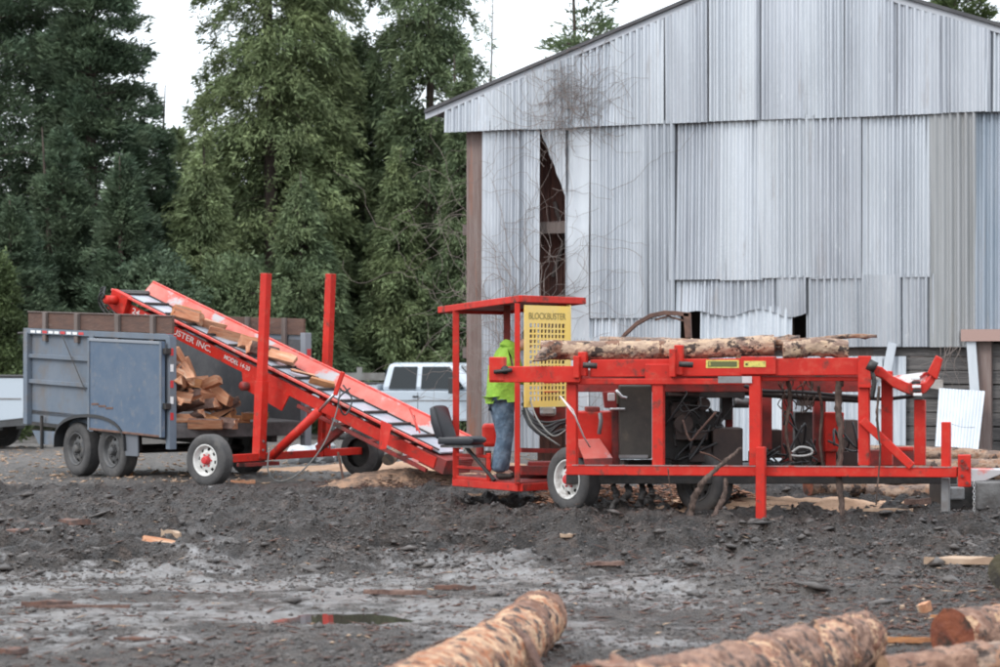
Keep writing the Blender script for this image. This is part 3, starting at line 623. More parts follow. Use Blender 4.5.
T_('shrub', 'dark leafy shrub behind the left red mast', 'shrub', 240, 60, 4.6, 2.0, cedar2, n=22000, nb=120, h0=.05, style='bush', L=.17, trunk_r=.05)
T_('shrub', 'dark leafy shrub behind the crew cab pickup', 'shrub', 362, 65, 5.0, 2.4, cedar2, n=26000, nb=130, h0=.05, style='bush', L=.18, trunk_r=.05)
T_('shrub', 'dark leafy shrub low between the pickup and the barn post', 'shrub', 440, 64, 5.2, 2.2, cedar2, n=24000, nb=120, h0=.05, style='bush', L=.18, trunk_r=.05)
T_('shrub', 'dark leafy shrub behind the brown trailer boards', 'shrub', 155, 59, 4.6, 2.0, fir, n=20000, nb=120, h0=.05, style='bush', L=.17, trunk_r=.05)
T_('slender_tree', 'thin wispy tree top beside the barn roof corner', 'tree', 484, 72, 14.2, 1.2, cedar2, n=3500, nb=90, h0=4, L=.22, trunk_r=.07)
T_('slender_tree', 'sparse sapling tip right of the wispy tree', 'tree', 501, 72, 11.4, .6, cedar2, n=600, nb=30, h0=5, L=.2, trunk_r=.05)
T_('pine_tree', 'pine top rising behind the left slope of the barn roof', 'tree', 586, 60, 14.5, 2.1, cedar2, n=7600, nb=120, h0=6, style='fir', L=.26, trunk_r=.12)
T_('pine_tree', 'green tree top just showing above the right roof slope', 'tree', 960, 60, 13.6, 2.8, leafy, n=16000, nb=120, h0=5, style='fir', L=.26, trunk_r=.12)
# far woods: one mass
nfar = 90000
cx = rs.uniform(-32, 8, 46); cy = rs.uniform(80, 104, 46); ch = rs.uniform(7.5, 11.5, 46)
k = rs.randint(0, 46, nfar); q = rs.rand(nfar)**.8; rad = 3.2*(1-q)**.7*np.sqrt(rs.rand(nfar)); a_ = rs.uniform(0, 6.283, nfar)
pos = np.stack([cx[k]+rad*np.cos(a_), cy[k]+rad*np.sin(a_), -.3+ch[k]*q], -1)
me = sprig_mesh('far_woods', pos, rs.normal(size=(nfar,3))+np.array([0,0,.3]), rs.uniform(.25,.55,nfar), rs.uniform(.12,.25,nfar), rs.uniform(.5,1.2,nfar), cedar2)
fw = bpy.data.objects.new('far_woods', me); S.collection.objects.link(fw); tag(fw, 'dark wood of conifers beyond the nearer trees', 'woods', kind='stuff')

# ---------------------------------------------------------------- wheels
def wheel(parent, c, axis, r, wd, rim_mat, hub_mat=None, name='wheel', holes=8):
    """c: centre of the outer face, axis: outward unit vector"""
    axis = Vector(axis).normalized(); c = Vector(c)
    m = MB(); rr_ = r*.60; n = 40
    prof = [(-wd, rr_), (-wd*.98, r*.80), (-wd*.93, r*.95), (-wd*.80, r*.995)]
    for k in range(7):  # tread grooves
        a = -wd*.80+wd*.60*k/6; prof += [(a-.006, r), (a, r*.975), (a+.006, r)]
    prof += [(-wd*.14, r*.99), (-wd*.05, r*.95), (-.002, r*.86), (0, r*.78), (-.006, r*.70), (-.012, rr_*1.03), (-.03, rr_)]
    m.lathe(c, axis, prof, n)
    w_ = m.build(name, rubber, parent, True)
    m = MB(); R1 = rr_
    m.lathe(c, axis, [(-.028, R1*1.01), (-.010, R1*1.03), (-.004, R1*.99), (-.012, R1*.93), (-.05, R1*.88), (-.07, R1*.82), (-.072, R1*.80)], n)
    # disc with round openings: ring sectors
    a0 = Vector((0,0,1)) if abs(axis.z) < .9 else Vector((1,0,0)); ax1 = axis.cross(a0).normalized(); ax2 = axis.cross(ax1)
    for k in range(holes):
        t0 = 2*math.pi*k/holes; t1 = 2*math.pi*(k+.62)/holes; seg = []
        for i in range(5): t = t0+(t1-t0)*i/4; seg.append(t)
        for i in range(4):
            vs = [c+axis*h_+(ax1*math.cos(t)+ax2*math.sin(t))*q_ for (t, q_, h_) in ((seg[i], R1*.80, -.072), (seg[i+1], R1*.80, -.072), (seg[i+1], R1*.62, -.052), (seg[i], R1*.62, -.052))]
            m.add(vs, [(0,1,2,3)])
    m.lathe(c, axis, [(-.052, R1*.62), (-.040, R1*.50), (-.05, R1*.36), (-.055, R1*.2)], n)
    rm = m.build('rim', rim_mat, w_, True, fix=False)
    m = MB(); m.lathe(c, axis, [(-.06, R1*.30), (-.02, R1*.28), (.0, R1*.26), (.018, R1*.20), (.022, .0001)], 16)
    for k in range(6):
        t = 2*math.pi*k/6; q_ = c+(ax1*math.cos(t)+ax2*math.sin(t))*R1*.40; m.tube([q_-axis*.06, q_-axis*.028], .011, 6)
    m.build('hub', hub_mat or rim_mat, w_, False)
    m = MB(); m.lathe(c, axis, [(-wd*.6, .0001), (-wd*.6, rr_*.98)], 20); m.build('brake_drum', blacks, w_)
    return w_

# ---------------------------------------------------------------- white pickups
def pickup(label, loc, yaw, rear_bumper=beige):
    root = empty('pickup_truck', (0,0,0), label, 'pickup truck')
    def side(poly, y0, y1): return [Vector((x, y0, z)) for x, z in poly]
    Wd = 1.0
    body = [(-3.1,.62), (-3.1,1.38), (-.98,1.38), (-.98,1.16), (-.93,1.16), (-.93,1.22), (3.0,1.22) , (3.05,1.02), (3.05,.60), (2.62,.52)]
    def arch(cx_, r_=.52): return [(cx_+r_*math.cos(t), .42+r_*math.sin(t)) for t in [math.pi*i/10 for i in range(11)]]
    low = [(2.62,.52)]+arch(2.05)+[(1.5,.48), (-1.3,.48)]+arch(-1.9)+[(-2.45,.55)]
    poly = body+low[1:]
    bm = bmesh.new()
    vsL = [bm.verts.new((x, -Wd, z)) for x, z in poly]; f = bm.faces.new(vsL)
    r_ = bmesh.ops.extrude_face_region(bm, geom=[f]); bmesh.ops.translate(bm, vec=(0, 2*Wd, 0), verts=[v for v in r_['geom'] if isinstance(v, bmesh.types.BMVert)])
    bmesh.ops.recalc_face_normals(bm, faces=bm.faces[:]); me = bpy.data.meshes.new('body'); bm.to_mesh(me); bm.free(); me.materials.append(white)
    b_ = bpy.data.objects.new('body', me); S.collection.objects.link(b_); b_.parent = root
    md = b_.modifiers.new('bevel', 'BEVEL'); md.width = .05; md.segments = 3; md.limit_method = 'ANGLE'; md.angle_limit = R(50)
    # cab: tapered greenhouse
    m = MB(); lo = [(-.93,1.2), (1.72,1.2)]; hi = [(-.78,1.95), (1.02,1.95)]
    yb_, yt = .97, .78
    V = [(lo[0][0],-yb_,1.2),(lo[1][0],-yb_,1.2),(hi[1][0],-yt,1.93),(hi[0][0],-yt,1.93),(lo[0][0],yb_,1.2),(lo[1][0],yb_,1.2),(hi[1][0],yt,1.93),(hi[0][0],yt,1.93)]
    m.add(V, [(0,1,2,3),(4,7,6,5),(0,4,5,1),(1,5,6,2),(2,6,7,3),(3,7,4,0)]); cab = m.build('cab', white, root, bev=.13)
    for sgn in (-1, 1):
        def sp(x, z, o=.012): # on the sloped side
            t = (z-1.2)/.73; return Vector((x, sgn*(yb_+(yt-yb_)*t+o), z))
        for quad in ([(-.70,1.27),(.02,1.27),(.02,1.83),(-.60,1.83)], [(.15,1.27),(1.30,1.27),(.86,1.83),(.15,1.83)]):
            m = MB(); m.prism([sp(x, z) for x, z in quad], (0, sgn*.006, 0)); m.build('window', glass, root, bev=0)
        m = MB(); m.box((1.10, sgn*1.30, 1.36), (.16,.34,.40)); m.box((1.12, sgn*1.05, 1.28), (.05,.30,.06)); m.build('mirror', blackp, root, bev=.02)
        for x in (-.02, -.86):
            m = MB(); m.box((x+.05, sgn*1.005, 1.08), (.16,.03,.04)); m.build('door_handle', blackp, root)
        for x in (.08, -.9, 1.42):
            m = MB(); m.box((x, sgn*1.001, .86), (.012,.006,.66)); m.build('door_seam', blackp, root)
        m = MB(); m.box((-2.05, sgn*.97, 1.40), (2.1,.09,.05)); m.build('bed_rail_cap', blackp, root, bev=.01)
        m = MB(); m.box((-.05, sgn*1.003, .98), (5.9,.012,.03)); m.build('side_trim', greym, root)
        for ax_ in (2.05, -1.9):
            m = MB(); m.tube([Vector((ax_+.53*math.cos(t), sgn*1.0, .42+.53*math.sin(t))) for t in [math.pi*q/12 for q in range(13)]], .028, 6); m.build('arch_lip', greym, root, True)
        m = MB(); m.box((-3.08, sgn*.93, 1.12), (.10,.13,.42)); m.build('tail_light', redmark, root)
        m = MB(); m.box((3.03, sgn*.75, .95), (.10,.36,.24)); m.build('headlight', pbr('headlight_glass', (.6,.62,.64), .1) if 'headlight_glass' not in MATS else MATS['headlight_glass'], root)
        for x in (2.05, -1.9): 
            wheel(root, (x, sgn*.98, .41), (0, sgn, 0), .41, .26, chrome)
            m = MB(); m.box((x, sgn*.62, .62), (1.0,.5,.5)); m.build('wheel_well', blacks, root)
    m = MB(); m.prism([Vector((1.62+.02,-.82,1.27)), Vector((1.62+.02,.82,1.27)), Vector((1.10+.02,.70,1.85)), Vector((1.10+.02,-.70,1.85))], (.012,0,.012)); m.build('windscreen', glass, root)
    m = MB(); m.box((-.87,0,1.55), (.03,1.4,.42)); m.build('rear_window', glass, root)
    m = MB(); m.box((-3.2,0,.66), (.20,1.96,.22)); m.box((-3.16,0,.60), (.1,.5,.14)); m.build('rear_bumper', rear_bumper, root, bev=.03)
    m = MB(); m.box((3.14,0,.58), (.22,1.98,.26)); m.build('front_bumper', chrome, root, bev=.03)
    m = MB(); m.box((3.06,0,.93), (.05,1.1,.32)); m.build('grille', chrome, root, bev=.01)
    root.location = loc; root.rotation_euler = (0, 0, yaw); return root
pk = pickup('white crew cab pickup parked beyond the conveyor, door mirror folded out', (-1.86, 57, -.27), R(-16))
pk2 = pickup('white pickup cut by the left edge, its beige rear bumper beside the grey trailer', (-11.85, 43.6, g1(-12,43.6)), R(172))

# fence beyond
def rail_fence(px0, px1, d, label):
    a = G(px0, d); b = G(px1, d); zb = g1(a.x, d); root = empty('plank_fence', (a.x, d, zb), label, 'fence')
    for k in range(5):
        q = a.lerp(b, k/4); m = MB(); m.box((q.x, q.y, zb+.85), (.14,.14,1.8)); m.build('post', MATS['grey_fence'], root)
    for h in (.5, 1.0, 1.5):
        m = MB(); m.bar(a+UP*(zb+h)-Vector((0,.1,0)), b+UP*(zb+h)-Vector((0,.1,0)), .04, .20); m.build('rail', MATS['grey_fence'], root)
pbr('grey_fence', (.22,.22,.21), .85, col2=(.15,.14,.13), scale=3)
rail_fence(262, 392, 59.5, 'grey plank fence behind the pickup bed')

# ---------------------------------------------------------------- dump trailer
K = Vector((-4.48, 30.6, 0)); SU = Vector((-.643,.766,0)); SV = Vector((.766,.643,0)); TL = 4.08; TW = 2.22
def T(s, v, z): return K+SU*s+SV*v+UP*(z+.033*s)
tr = empty('dump_trailer', K+SU*2+SV*1.2, 'slate blue dump trailer with brown side boards, tail open on a heap of firewood', 'trailer')
tax = (SU, SV, (UP+SU*0).normalized())
def tbar(name, a, b, w_, h_, mat, parent=tr, bev=.005, up=UP): m = MB(); m.bar(a, b, w_, h_, up=up); return m.build(name, mat, parent, bev=bev)
def tplate(name, s0, s1, v0, v1, z0, z1, mat, parent=tr):
    m = MB(); vs = [T(s, v, z) for s in (s0, s1) for v in (v0, v1) for z in (z0, z1)]
    m.add(vs, [(0,1,3,2),(4,6,7,5),(0,4,5,1),(2,3,7,6),(0,2,6,4),(1,5,7,3)]); return m.build(name, mat, parent, bev=.004)
zf = .80; zt = 1.96
tplate('bed', 0, TL, 0, TW, zf-.07, zf, bedm)
tplate('bed_sill', -.03, .03, -.02, TW+.02, zf-.20, zf-.01, bedm)
for k in range(2): tplate('chassis_rail', .1, TL+1.2, .55+k*1.15, .65+k*1.15, .50, .68, blacks)
for k in range(6): tplate('cross_member', .3+k*.7, .37+k*.7, .02, TW-.02, .63, .725, blacks)
tplate('side_wall', .05, TL, 0, .03, zf-.18, zt, trailm)
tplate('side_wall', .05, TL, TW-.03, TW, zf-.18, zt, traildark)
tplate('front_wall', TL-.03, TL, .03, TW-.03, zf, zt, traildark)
for v in (-.025, TW+.025): tplate('top_rail', -.02, TL+.03, v-.04, v+.04, zt-.02, zt+.06, trailm)
for z in (1.20, 1.58): tplate('rib', 2.0, TL-.05, -.055, -.002, z, z+.06, trailm)
for s in (TL-.06, 2.05): tplate('wall_post', s-.06, s+.06, -.085, -.003, zf-.22, zt, trailm)
tplate('corner_post', -.05, .05, -.07, .04, zf-.35, zt+.03, trailm)
tplate('corner_post', -.06, .06, TW-.05, TW+.06, zf-.35, zt+.10, pbr('pale_grey_post', (.22,.24,.27), .6))
for k in range(5):
    tplate('reflector', -.055, -.052, -.06, -.01, .85+k*.22, .85+k*.22+.10, redmark if k % 2 == 0 else whitemark)
    tplate('reflector', -.066, -.062, TW-.02, TW+.05, .85+k*.22, .85+k*.22+.10, redmark if k % 2 == 0 else whitemark)
for k in range(9): tplate('reflector', 2.3+k*.18, 2.3+k*.18+.14, -.068, -.066, zt-.005, zt+.035, redmark if k % 3 == 0 else whitemark)
# open tail door folded along the side
tplate('tail_door', .0, 2.0, -.16, -.11, zf-.19, zt-.04, doorm)
for (a, c) in ((.0,.05), (1.95,2.0)): tplate('door_edge', a, c, -.175, -.161, zf-.19, zt-.04, trailm)
tplate('door_edge', .05, 1.95, -.175, -.161, zt-.08, zt-.04, MATS['pale_grey_post']); tplate('door_edge', .05, 1.95, -.175, -.161, zf-.19, zf-.16, rust)
m = MB()
for i in range(3): m.bar(T(1.9-.2*i, -.165, .98-.02*i), T(1.7-.2*i, -.165, .99-.02*i), .004, .025)
m.build('rust_scrape', rust, tr)
for z in (1.0, 1.75): tplate('hinge', -.08, .0, -.15, -.06, z, z+.08, blacks)
# timber side boards
for v, mt in ((.02, boardm), (TW-.02, boardm)):
    tplate('side_board', .0, TL, v-.02, v+.02, zt+.065, zt+.30, mt)
    for s in (.45, 1.4, 2.55, 3.5): tplate('board_stake', s-.05, s+.05, v-.075 if v < 1 else v-.06, v-.022, zt-.12, zt+.305, oldwood)
tplate('side_board', TL-.04, TL, .05, TW-.05, zt+.065, zt+.30, boardm)
tplate('board_cap', .0, TL, -.02, .06, zt+.302, zt+.318, oldwood)
tbar('strap', T(2.9,-.09,zt+.0), T(2.2,-.09,1.15), .008, .02, blacks)
# axles wheels fenders
AXO = -SV
for s in (2.48, 1.47):
    zc = .385+g1(*(K+SU*s).xy)*0
    c = K+SU*s-SV*.10+UP*zc; wheel(tr, c, -SV, .39, .24, rimd)
    c = K+SU*s+SV*(TW+.10)+UP*zc; wheel(tr, c, SV, .39, .24, rimd)
    m = MB(); m.tube([K+SU*s+SV*.1+UP*zc, K+SU*s+SV*(TW-.1)+UP*zc], .045, 10); m.build('axle', blacks, tr)
m = MB(); pts = []
for t in [math.pi*i/16 for i in range(17)]:
    s_ = 1.975+(1.0)*math.cos(t)*1.0; z_ = .40+.50*math.sin(t)**.6; pts.append((s_, z_))
for i in range(16):
    (s0, z0), (s1, z1) = pts[i], pts[i+1]
    m.add([K+SU*s0-SV*.18+UP*z0, K+SU*s1-SV*.18+UP*z1, K+SU*s1+SV*.12+UP*z1, K+SU*s0+SV*.12+UP*z0], [(0,1,2,3)])
    m.add([K+SU*s0-SV*.18+UP*z0, K+SU*s1-SV*.18+UP*z1, K+SU*s1-SV*.18+UP*(z1-.045), K+SU*s0-SV*.18+UP*(z0-.045)], [(0,1,2,3)])
m.build('fender', blackp, tr, fix=False)
m = MB(); m.box(K+SU*.85-SV*.12+UP*.58, (.34,.03,.50), (SU, SV, UP)); m.build('mudguard', pbr('grey_mudguard', (.12,.13,.15), .7), tr, bev=.01)
tplate('coupler', TL, TL+1.3, TW/2-.06, TW/2+.06, .5, .62, blacks)
m = MB(); m.tube([K+SU*(TL+.1)+SV*.1+UP*(zt+.13), K+SU*(TL+.28)-SV*.02+UP*(zt+.12)], .02, 6); m.tube([K+SU*3.55-SV*.06+UP*.35, K+SU*3.55-SV*.06+UP*.85], .025, 8); m.build('jack', blacks, tr)
m = MB(); m.prism([K+SU*(3.9)+UP*.62-SV*.03, K+SU*3.1+UP*.62-SV*.03, K+SU*3.1+UP*.42-SV*.03, K+SU*3.7+UP*.42-SV*.03], SV*.04); m.build('side_apron', trailm, tr)

# ---------------------------------------------------------------- firewood
def fw_mesh(seed, L=.40, r=.11, mats=None):
    rn = random.Random(seed); ang = rn.uniform(55, 130); n = 6; sec = [(0,0)]
    for k in range(n+1):
        t = R(-ang/2+ang*k/n); q = r*rn.uniform(.93,1.05); sec.append((q*math.cos(t), q*math.sin(t)))
    cx_ = r*.45; sec = [(a-cx_, b) for a, b in sec]; rows = 4; vs = []
    tw = rn.uniform(-.2,.2); 
    for j in range(rows+1):
        x = -L/2+L*j/rows; a = tw*j/rows; sc = rn.uniform(.9,1.08)
        for (y, z) in sec: vs.append(((x+(rn.uniform(-.02,.02) if j in (0,rows) else 0)), sc*(y*math.cos(a)-z*math.sin(a)), sc*(y*math.sin(a)+z*math.cos(a))))
    k = len(sec); m = MB()
    fs = []; mi = []
    for j in range(rows):
        for i in range(k):
            fs.append((j*k+i, j*k+(i+1)%k, (j+1)*k+(i+1)%k, (j+1)*k+i)); mi.append(1 if 1 <= i <= n else 0)
    fs.append(tuple(range(k))[::-1]); fs.append(tuple(rows*k+i for i in range(k))); mi += [0, 0]
    me = bpy.data.meshes.new('split_firewood'); me.from_pydata(vs, [], fs)
    for q in (mats or [woodcut, barkd]): me.materials.append(q)
    me.polygons.foreach_set('material_index', mi)
    bm = bmesh.new(); bm.from_mesh(me); bmesh.ops.recalc_face_normals(bm, faces=bm.faces[:]); bm.to_mesh(me); bm.free(); return me
FW = [fw_mesh(i, L=.36+.03*(i%4), r=.10+.014*(i%3), mats=[woodcut if i%4 else woodcut2, barkd]) for i in range(9)]
def put(me, name, loc, rot, label, cat, group=None, scale=1):
    ob = bpy.data.objects.new(name, me); S.collection.objects.link(ob); ob.location = loc; ob.rotation_euler = rot
    ob.scale = (scale,)*3 if not hasattr(scale, '__len__') else scale; return tag(ob, label, cat, group)
rp = random.Random(21)
# heap inside the trailer: stacked shells of pieces
heap = []
for s in np.arange(.15, 1.5, .27):
    for v in np.arange(.16, 1.2, .21):
        top = zf+.10+max(0, .92*(1-((v-.1)/1.2))*min(1, .72+.35*s))
        for z in np.arange(zf+.07, top+.02, .15): heap.append((s+rp.uniform(-.06,.06), v+rp.uniform(-.05,.05), z+rp.uniform(-.02,.03), z > top-.2 or s < .3))
for (s, v, z, vis) in heap:
    if not vis: continue
    put(FW[rp.randrange(9)], 'split_firewood', T(s, v, z), (rp.uniform(-3,3), rp.uniform(-.5,.5), rp.uniform(0,6.28)), 'split firewood piece heaped in the open tail of the blue trailer', 'firewood', 'firewood heaped in the trailer', rp.uniform(.95,1.3))
for i, (px, py, d_, f, sc_f, rot, lab) in enumerate([(236,421,31.3,0,1.0,(.4,0,.5),'split wedge at the right toe of the firewood heap on the bed'), (222,424,31.0,5,1.1,(2.1,.1,-.3),'bark backed split lying on the sill in front of the heap'), (205,425,30.8,2,1.15,(.9,0,.15),'long flat split lying across the sill at the heap'), (243,424,31.4,7,.7,(1.2,.3,1.1),'small chunk between the heap and the lone amber block'), (190,372,31.3,3,1.0,(.3,1.2,.3),'upright pale split standing out of the top of the heap'), (181,362,31.2,6,1.0,(.5,.9,.9),'topmost split leaning on the trailer door post')]):
    put(FW[f], 'split_firewood', P(px, py, d_), rot, lab, 'firewood', None, sc_f)
put(FW[4], 'split_firewood', P(255, 416, 31.3), (1.6, 0, .1), 'single amber firewood block lying apart on the trailer bed sill', 'firewood')

# ---------------------------------------------------------------- conveyor
M0 = Vector((-2.9, 30.85, 0)); CD = Vector((.82,-.572,0)); CP = Vector((.572,.82,0))
s0, s1 = -3.02, 2.78; z0c, z1c = 2.66, .47
def cz(s): return z0c+(z1c-z0c)*(s-s0)/(s1-s0)
CDS = (CD*(s1-s0)+UP*(z1c-z0c)).normalized(); CNR = CP.cross(CDS).normalized()
if CNR.z < 0: CNR = -CNR
def Cv(s, p, n=0.): return M0+CD*s+CP*p+UP*cz(s)+CNR*n
cv = empty('firewood_conveyor', M0, 'long red firewood elevator conveyor on two wheels, raised over the trailer', 'conveyor')
def cbar(name, a, b, w_, h_, mat, up=None, bev=.006): m = MB(); m.bar(a, b, w_, h_, up=up or UP); return m.build(name, mat, cv, bev=bev)
m = MB(); m.prism([Cv(s0,-.26), Cv(s1,-.26), Cv(s1,.26), Cv(s0,.26)], -CNR*.02); m.build('belt_bed', beltm, cv)
k = 0; s = s0+.12
while s < s1-.1:
    cbar('cleat', Cv(s,-.24,.018), Cv(s,.24,.018), .03, .035, blacks, CNR, 0); s += .40
for p in (-.235, .235): cbar('chain', Cv(s0+.05,p,.010), Cv(s1-.05,p,.010), .025, .02, blacks, CNR, 0)
# flared sides
for sg, mt in ((-1, redfade), (1, redfade)):
    top = .03 if sg < 0 else .17; ot = .38 if sg < 0 else .40
    poly = [Cv(s0, sg*.27, 0), Cv(s1-.05, sg*.27, 0), Cv(s1-.05, sg*ot, top), Cv(s0, sg*ot, top)]
    m = MB(); m.prism(poly, -CNR*.006+CP*sg*.006); m.build('side_board', mt if sg > 0 else red, cv)
    cbar('side_rim', Cv(s0, sg*(ot+.01), top), Cv(s1-.05, sg*(ot+.01), top), .035, .035, redtop, CNR)
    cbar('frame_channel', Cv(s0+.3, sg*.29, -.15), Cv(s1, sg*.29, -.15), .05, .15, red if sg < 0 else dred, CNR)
    cbar('lower_chord', Cv(.5, sg*.29, -.30), Cv(s1-.1, sg*.29, -.30), .05, .05, dred, CNR)
    for q in np.arange(.6, s1-.4, .55): cbar('web_brace', Cv(q, sg*.29, -.30), Cv(q+.20, sg*.29, -.20), .03, .04, dred, CNR)
m = MB()
for q in np.arange(s0+.4, s1, .6): m.bar(Cv(q,-.27,-.16), Cv(q,.27,-.16), .05, .05)
m.build('cross_ties', dred, cv)
text_part('24  BLOCKBUSTER INC.', .085, letterw, Cv(-2.62, -.318, -.175), CDS, CNR, cv, .004, width=1.62, bold=.01)
text_part('MODEL 14-20', .06, letterw, Cv(-.86, -.318, -.165), CDS, CNR, cv, .004, width=.50, bold=.01)
# head drive
m = MB(); m.box(Cv(s0+.18,-.36,-.10), (.34,.10,.30), (CDS, CP, CNR)); m.build('drive_box', red, cv, bev=.01)
m = MB(); m.tube([Cv(s0+.14,-.60,-.08), Cv(s0+.14,-.40,-.08)], .065, 14); m.build('drive_motor', red, cv, True)
m = MB(); m.tube([Cv(s0+.06,-.3,-.02), Cv(s0+.06,.3,-.02)], .07, 14); m.build('head_roller', blacks, cv)
m = MB()
for k in range(3):
    pts = [Cv(s0+.10,-.62,-.08+.03*k)]; 
    for a in np.linspace(0, 1, 14): pts.append(Cv(s0+.02-.20*math.sin(a*math.pi)+1.0*a**2, -.56+.1*a, -.05+.12*math.cos(a*3+k*.4)-.22*a-.02*k))
    m.tube(pts, .012, 6)
m.build('hydraulic_hose', hoseb, cv, True)
# chute plate on side at mid, roller
m = MB(); m.prism([Cv(-.5,-.33,-.22), Cv(.35,-.33,-.22), Cv(.30,-.33,-.46), Cv(-.40,-.33,-.42)], CP*.02); m.build('gusset_plate', red, cv)
m = MB(); m.tube([Cv(-.36,-.42,-.37), Cv(-.36,-.20,-.37)], .065, 14); m.build('pivot_roller', dred, cv, True)
# axle and masts
za = .35
cbar('axle_beam', M0-CP*1.5+UP*za, M0+CP*1.55+UP*(za+.02), .10, .10, red)
cbar('axle_plate', M0-CP*1.0+UP*(za-.09), M0-CP*.3+UP*(za-.09), .16, .05, dred)
for sg in (-1, 1):
    c = M0+CP*sg*1.72+UP*.345; wheel(cv, c, CP*sg, .345, .21, rimw, redmark)
def mast(a_, z1):
    b0 = M0+CP*a_+UP*(za-.02); t0_ = b0+UP*(z1-za)+Vector((.10,0,0)); mid = b0.lerp(t0_, .42)
    cbar('mast', mid, t0_, .11, .11, red, CD); cbar('mast_sleeve', b0, mid, .135, .135, red, CD)
    m = MB()
    for k in range(2): m.tube([b0+UP*(.12+.12*k)-CD*.09, b0+UP*(.12+.12*k)+CD*.09], .016, 6)
    m.build('mast_bolts', greym, cv)
mast(-.64, 2.86); mast(.74, 2.90)
b0 = M0-CP*.50+UP*za
m = MB(); m.tube([P(272,456,30.3), P(319,411,29.9)], .062, 14); m.build('lift_cylinder', red, cv, True)
m = MB(); m.tube([P(319,411,29.9), P(339,389,29.7)], .020, 10); m.build('cylinder_rod', chrome, cv, True)
cbar('diagonal_brace', P(318,449,30.6), P(352,420,29.9), .07, .10, dred)
cbar('upright_brace', P(323,447,30.7), P(325,395,30.4), .05, .085, red)
cbar('clevis_link', P(335,395,29.6), P(343,372,29.55), .03, .06, red)
m = MB(); m.prism([P(381,420,29.2), P(392,425,29.1), P(386,449,29.1), P(379,449,29.2)], (0,.02,0)); m.build('gusset_plate', red, cv)
m = MB()
pts = [P(340,390,29.5), P(337,410,29.3), P(326,440,29.0), P(310,463,28.8), P(292,478,28.7), P(276,481,28.7), P(268,470,28.7), P(269,452,28.8)]
def bez(pts, n=6):
    out = []
    for i in range(len(pts)-1):
        p0 = pts[max(i-1,0)]; p1 = pts[i]; p2 = pts[i+1]; p3 = pts[min(i+2,len(pts)-1)]
        for k in range(n):
            t = k/n; out.append(.5*((2*p1)+(-p0+p2)*t+(2*p0-5*p1+4*p2-p3)*t*t+(-p0+3*p1-3*p2+p3)*t**3))
    out.append(pts[-1]); return out
m.tube(bez(pts), .010, 6); m.build('hydraulic_hose', hoseb if 0 else MATS['dark_hose'], cv, True)
m = MB(); m.tube(bez([P(343,385,29.4), P(352,400,29.3), P(345,415,29.2), P(338,400,29.2), P(350,388,29.3)]), .012, 6); m.build('hydraulic_hose', hoseb, cv, True)
cbar('jack_leg', P(338,452,29.9), P(344,483,29.9), .03, .03, rust)
# foot hopper of the conveyor
m = MB(); m.prism([Cv(s1-.25,-.30,-.05), Cv(s1+.15,-.30,-.05), Cv(s1+.15,-.30,-.25), Cv(s1-.25,-.30,-.25)], CP*.60); m.build('tail_box', dred, cv, bev=.01)
cbar('side_bracket', P(414,415,28.9), P(417,431,28.8), .02, .02, red); cbar('side_bracket', P(409,407,28.9), P(420,433,28.8), .02, .02, redtop)
# wood on the belt
for i, (px, py, sc, rz, mt) in enumerate([(186,311,1.15,.3,0), (205,308,1.2,-.2,1), (192,320,1.1,-.35,2), (224,326,1.25,.1,3), (250,329,1.1,.4,5), (262,338,1.2,.6,6), (275,345,1.15,-.4,7), (302,362,.9,.2,1), (321,372,1.0,.05,4)]):
    # position on belt surface: solve s from pixel with p about 0
    best = min(np.arange(s0, s1, .02), key=lambda q: abs((Cv(q,0).x/Cv(q,0).y*F+500)-px))
    c = Cv(best, (-.05,.08,-.1,.02,.05,-.02,.05,0,0)[i], .09 if sc > 1 else .06)
    labs = ['topmost split firewood piece on the conveyor belt', 'pale firewood piece second from the top of the conveyor', 'firewood split lying against the near rim near the conveyor top', 'long pale firewood split above the trailer opening on the belt', 'firewood split just left of the near red mast', 'firewood with dark bark side turned out at the near red mast', 'firewood split just right of the near red mast', 'thin flat bark-edged slab on the belt between the masts', 'amber firewood block lowest on the belt below the far mast']
    sc *= 1.2
    ob = put(FW[mt], 'split_firewood', c, (rp.uniform(-.6,.6)+(math.pi if i == 5 else 0), .25, rz), labs[i], 'firewood', 'firewood riding on the conveyor', (sc*.78, sc, sc*(.35 if i == 7 else .85)))

# ---------------------------------------------------------------- firewood processor
def dF(px): return 23.3+(22.5-23.3)*(px-566)/(975-566)
def DF(px, py, o=0.): return P(px, py, dF(px)+o)
fp = empty('firewood_processor', G(640, 24.2), 'big red towable firewood processor with log deck, yellow guard and operator platform', 'firewood processor')
def pxr(name, x0, x1, y0, y1, depth, mat, o=0., parent=fp, bev=.008, y0b=None, y1b=None):
    """a beam or post standing in the deck plane, front face between the given corners, 'depth' metres deep"""
    poly = [DF(x0, y0, o), DF(x1, y0b if y0b is not None else y0, o), DF(x1, y1b if y1b is not None else y1, o), DF(x0, y1, o)]
    m = MB(); m.prism(poly, (.03, depth, 0)); return m.build(name, mat, parent, bev=bev)
pxr('bottom_rail', 566, 957, 465, 475, .11, red, 0, y0b=467, y1b=477.5)
for (a, b, t) in ((566,576,384), (652,663,379), (749,760.5,376), (858,869,376), (881,892,371), (914,925,400)): pxr('deck_post', a, b, t, 465.5, .10, red, .02 if a < 880 else .35)
pxr('stub_post', 941, 950, 422, 470, .08, red, .1); pxr('stub_post_foot', 941, 949, 478, 512, .08, greym, .12)
m = MB(); m.bar(DF(862,420,-.0), DF(912,466.5,-.0), .06, .085); m.build('diagonal_brace', red, fp, bev=.008)
pxr('top_beam', 590, 868, 359.5, 377, .16, red, .04, y0b=357.5, y1b=375)
pxr('top_beam', 489, 580, 366.5, 382.5, .12, red, -.06, y0b=366, y1b=382.5)
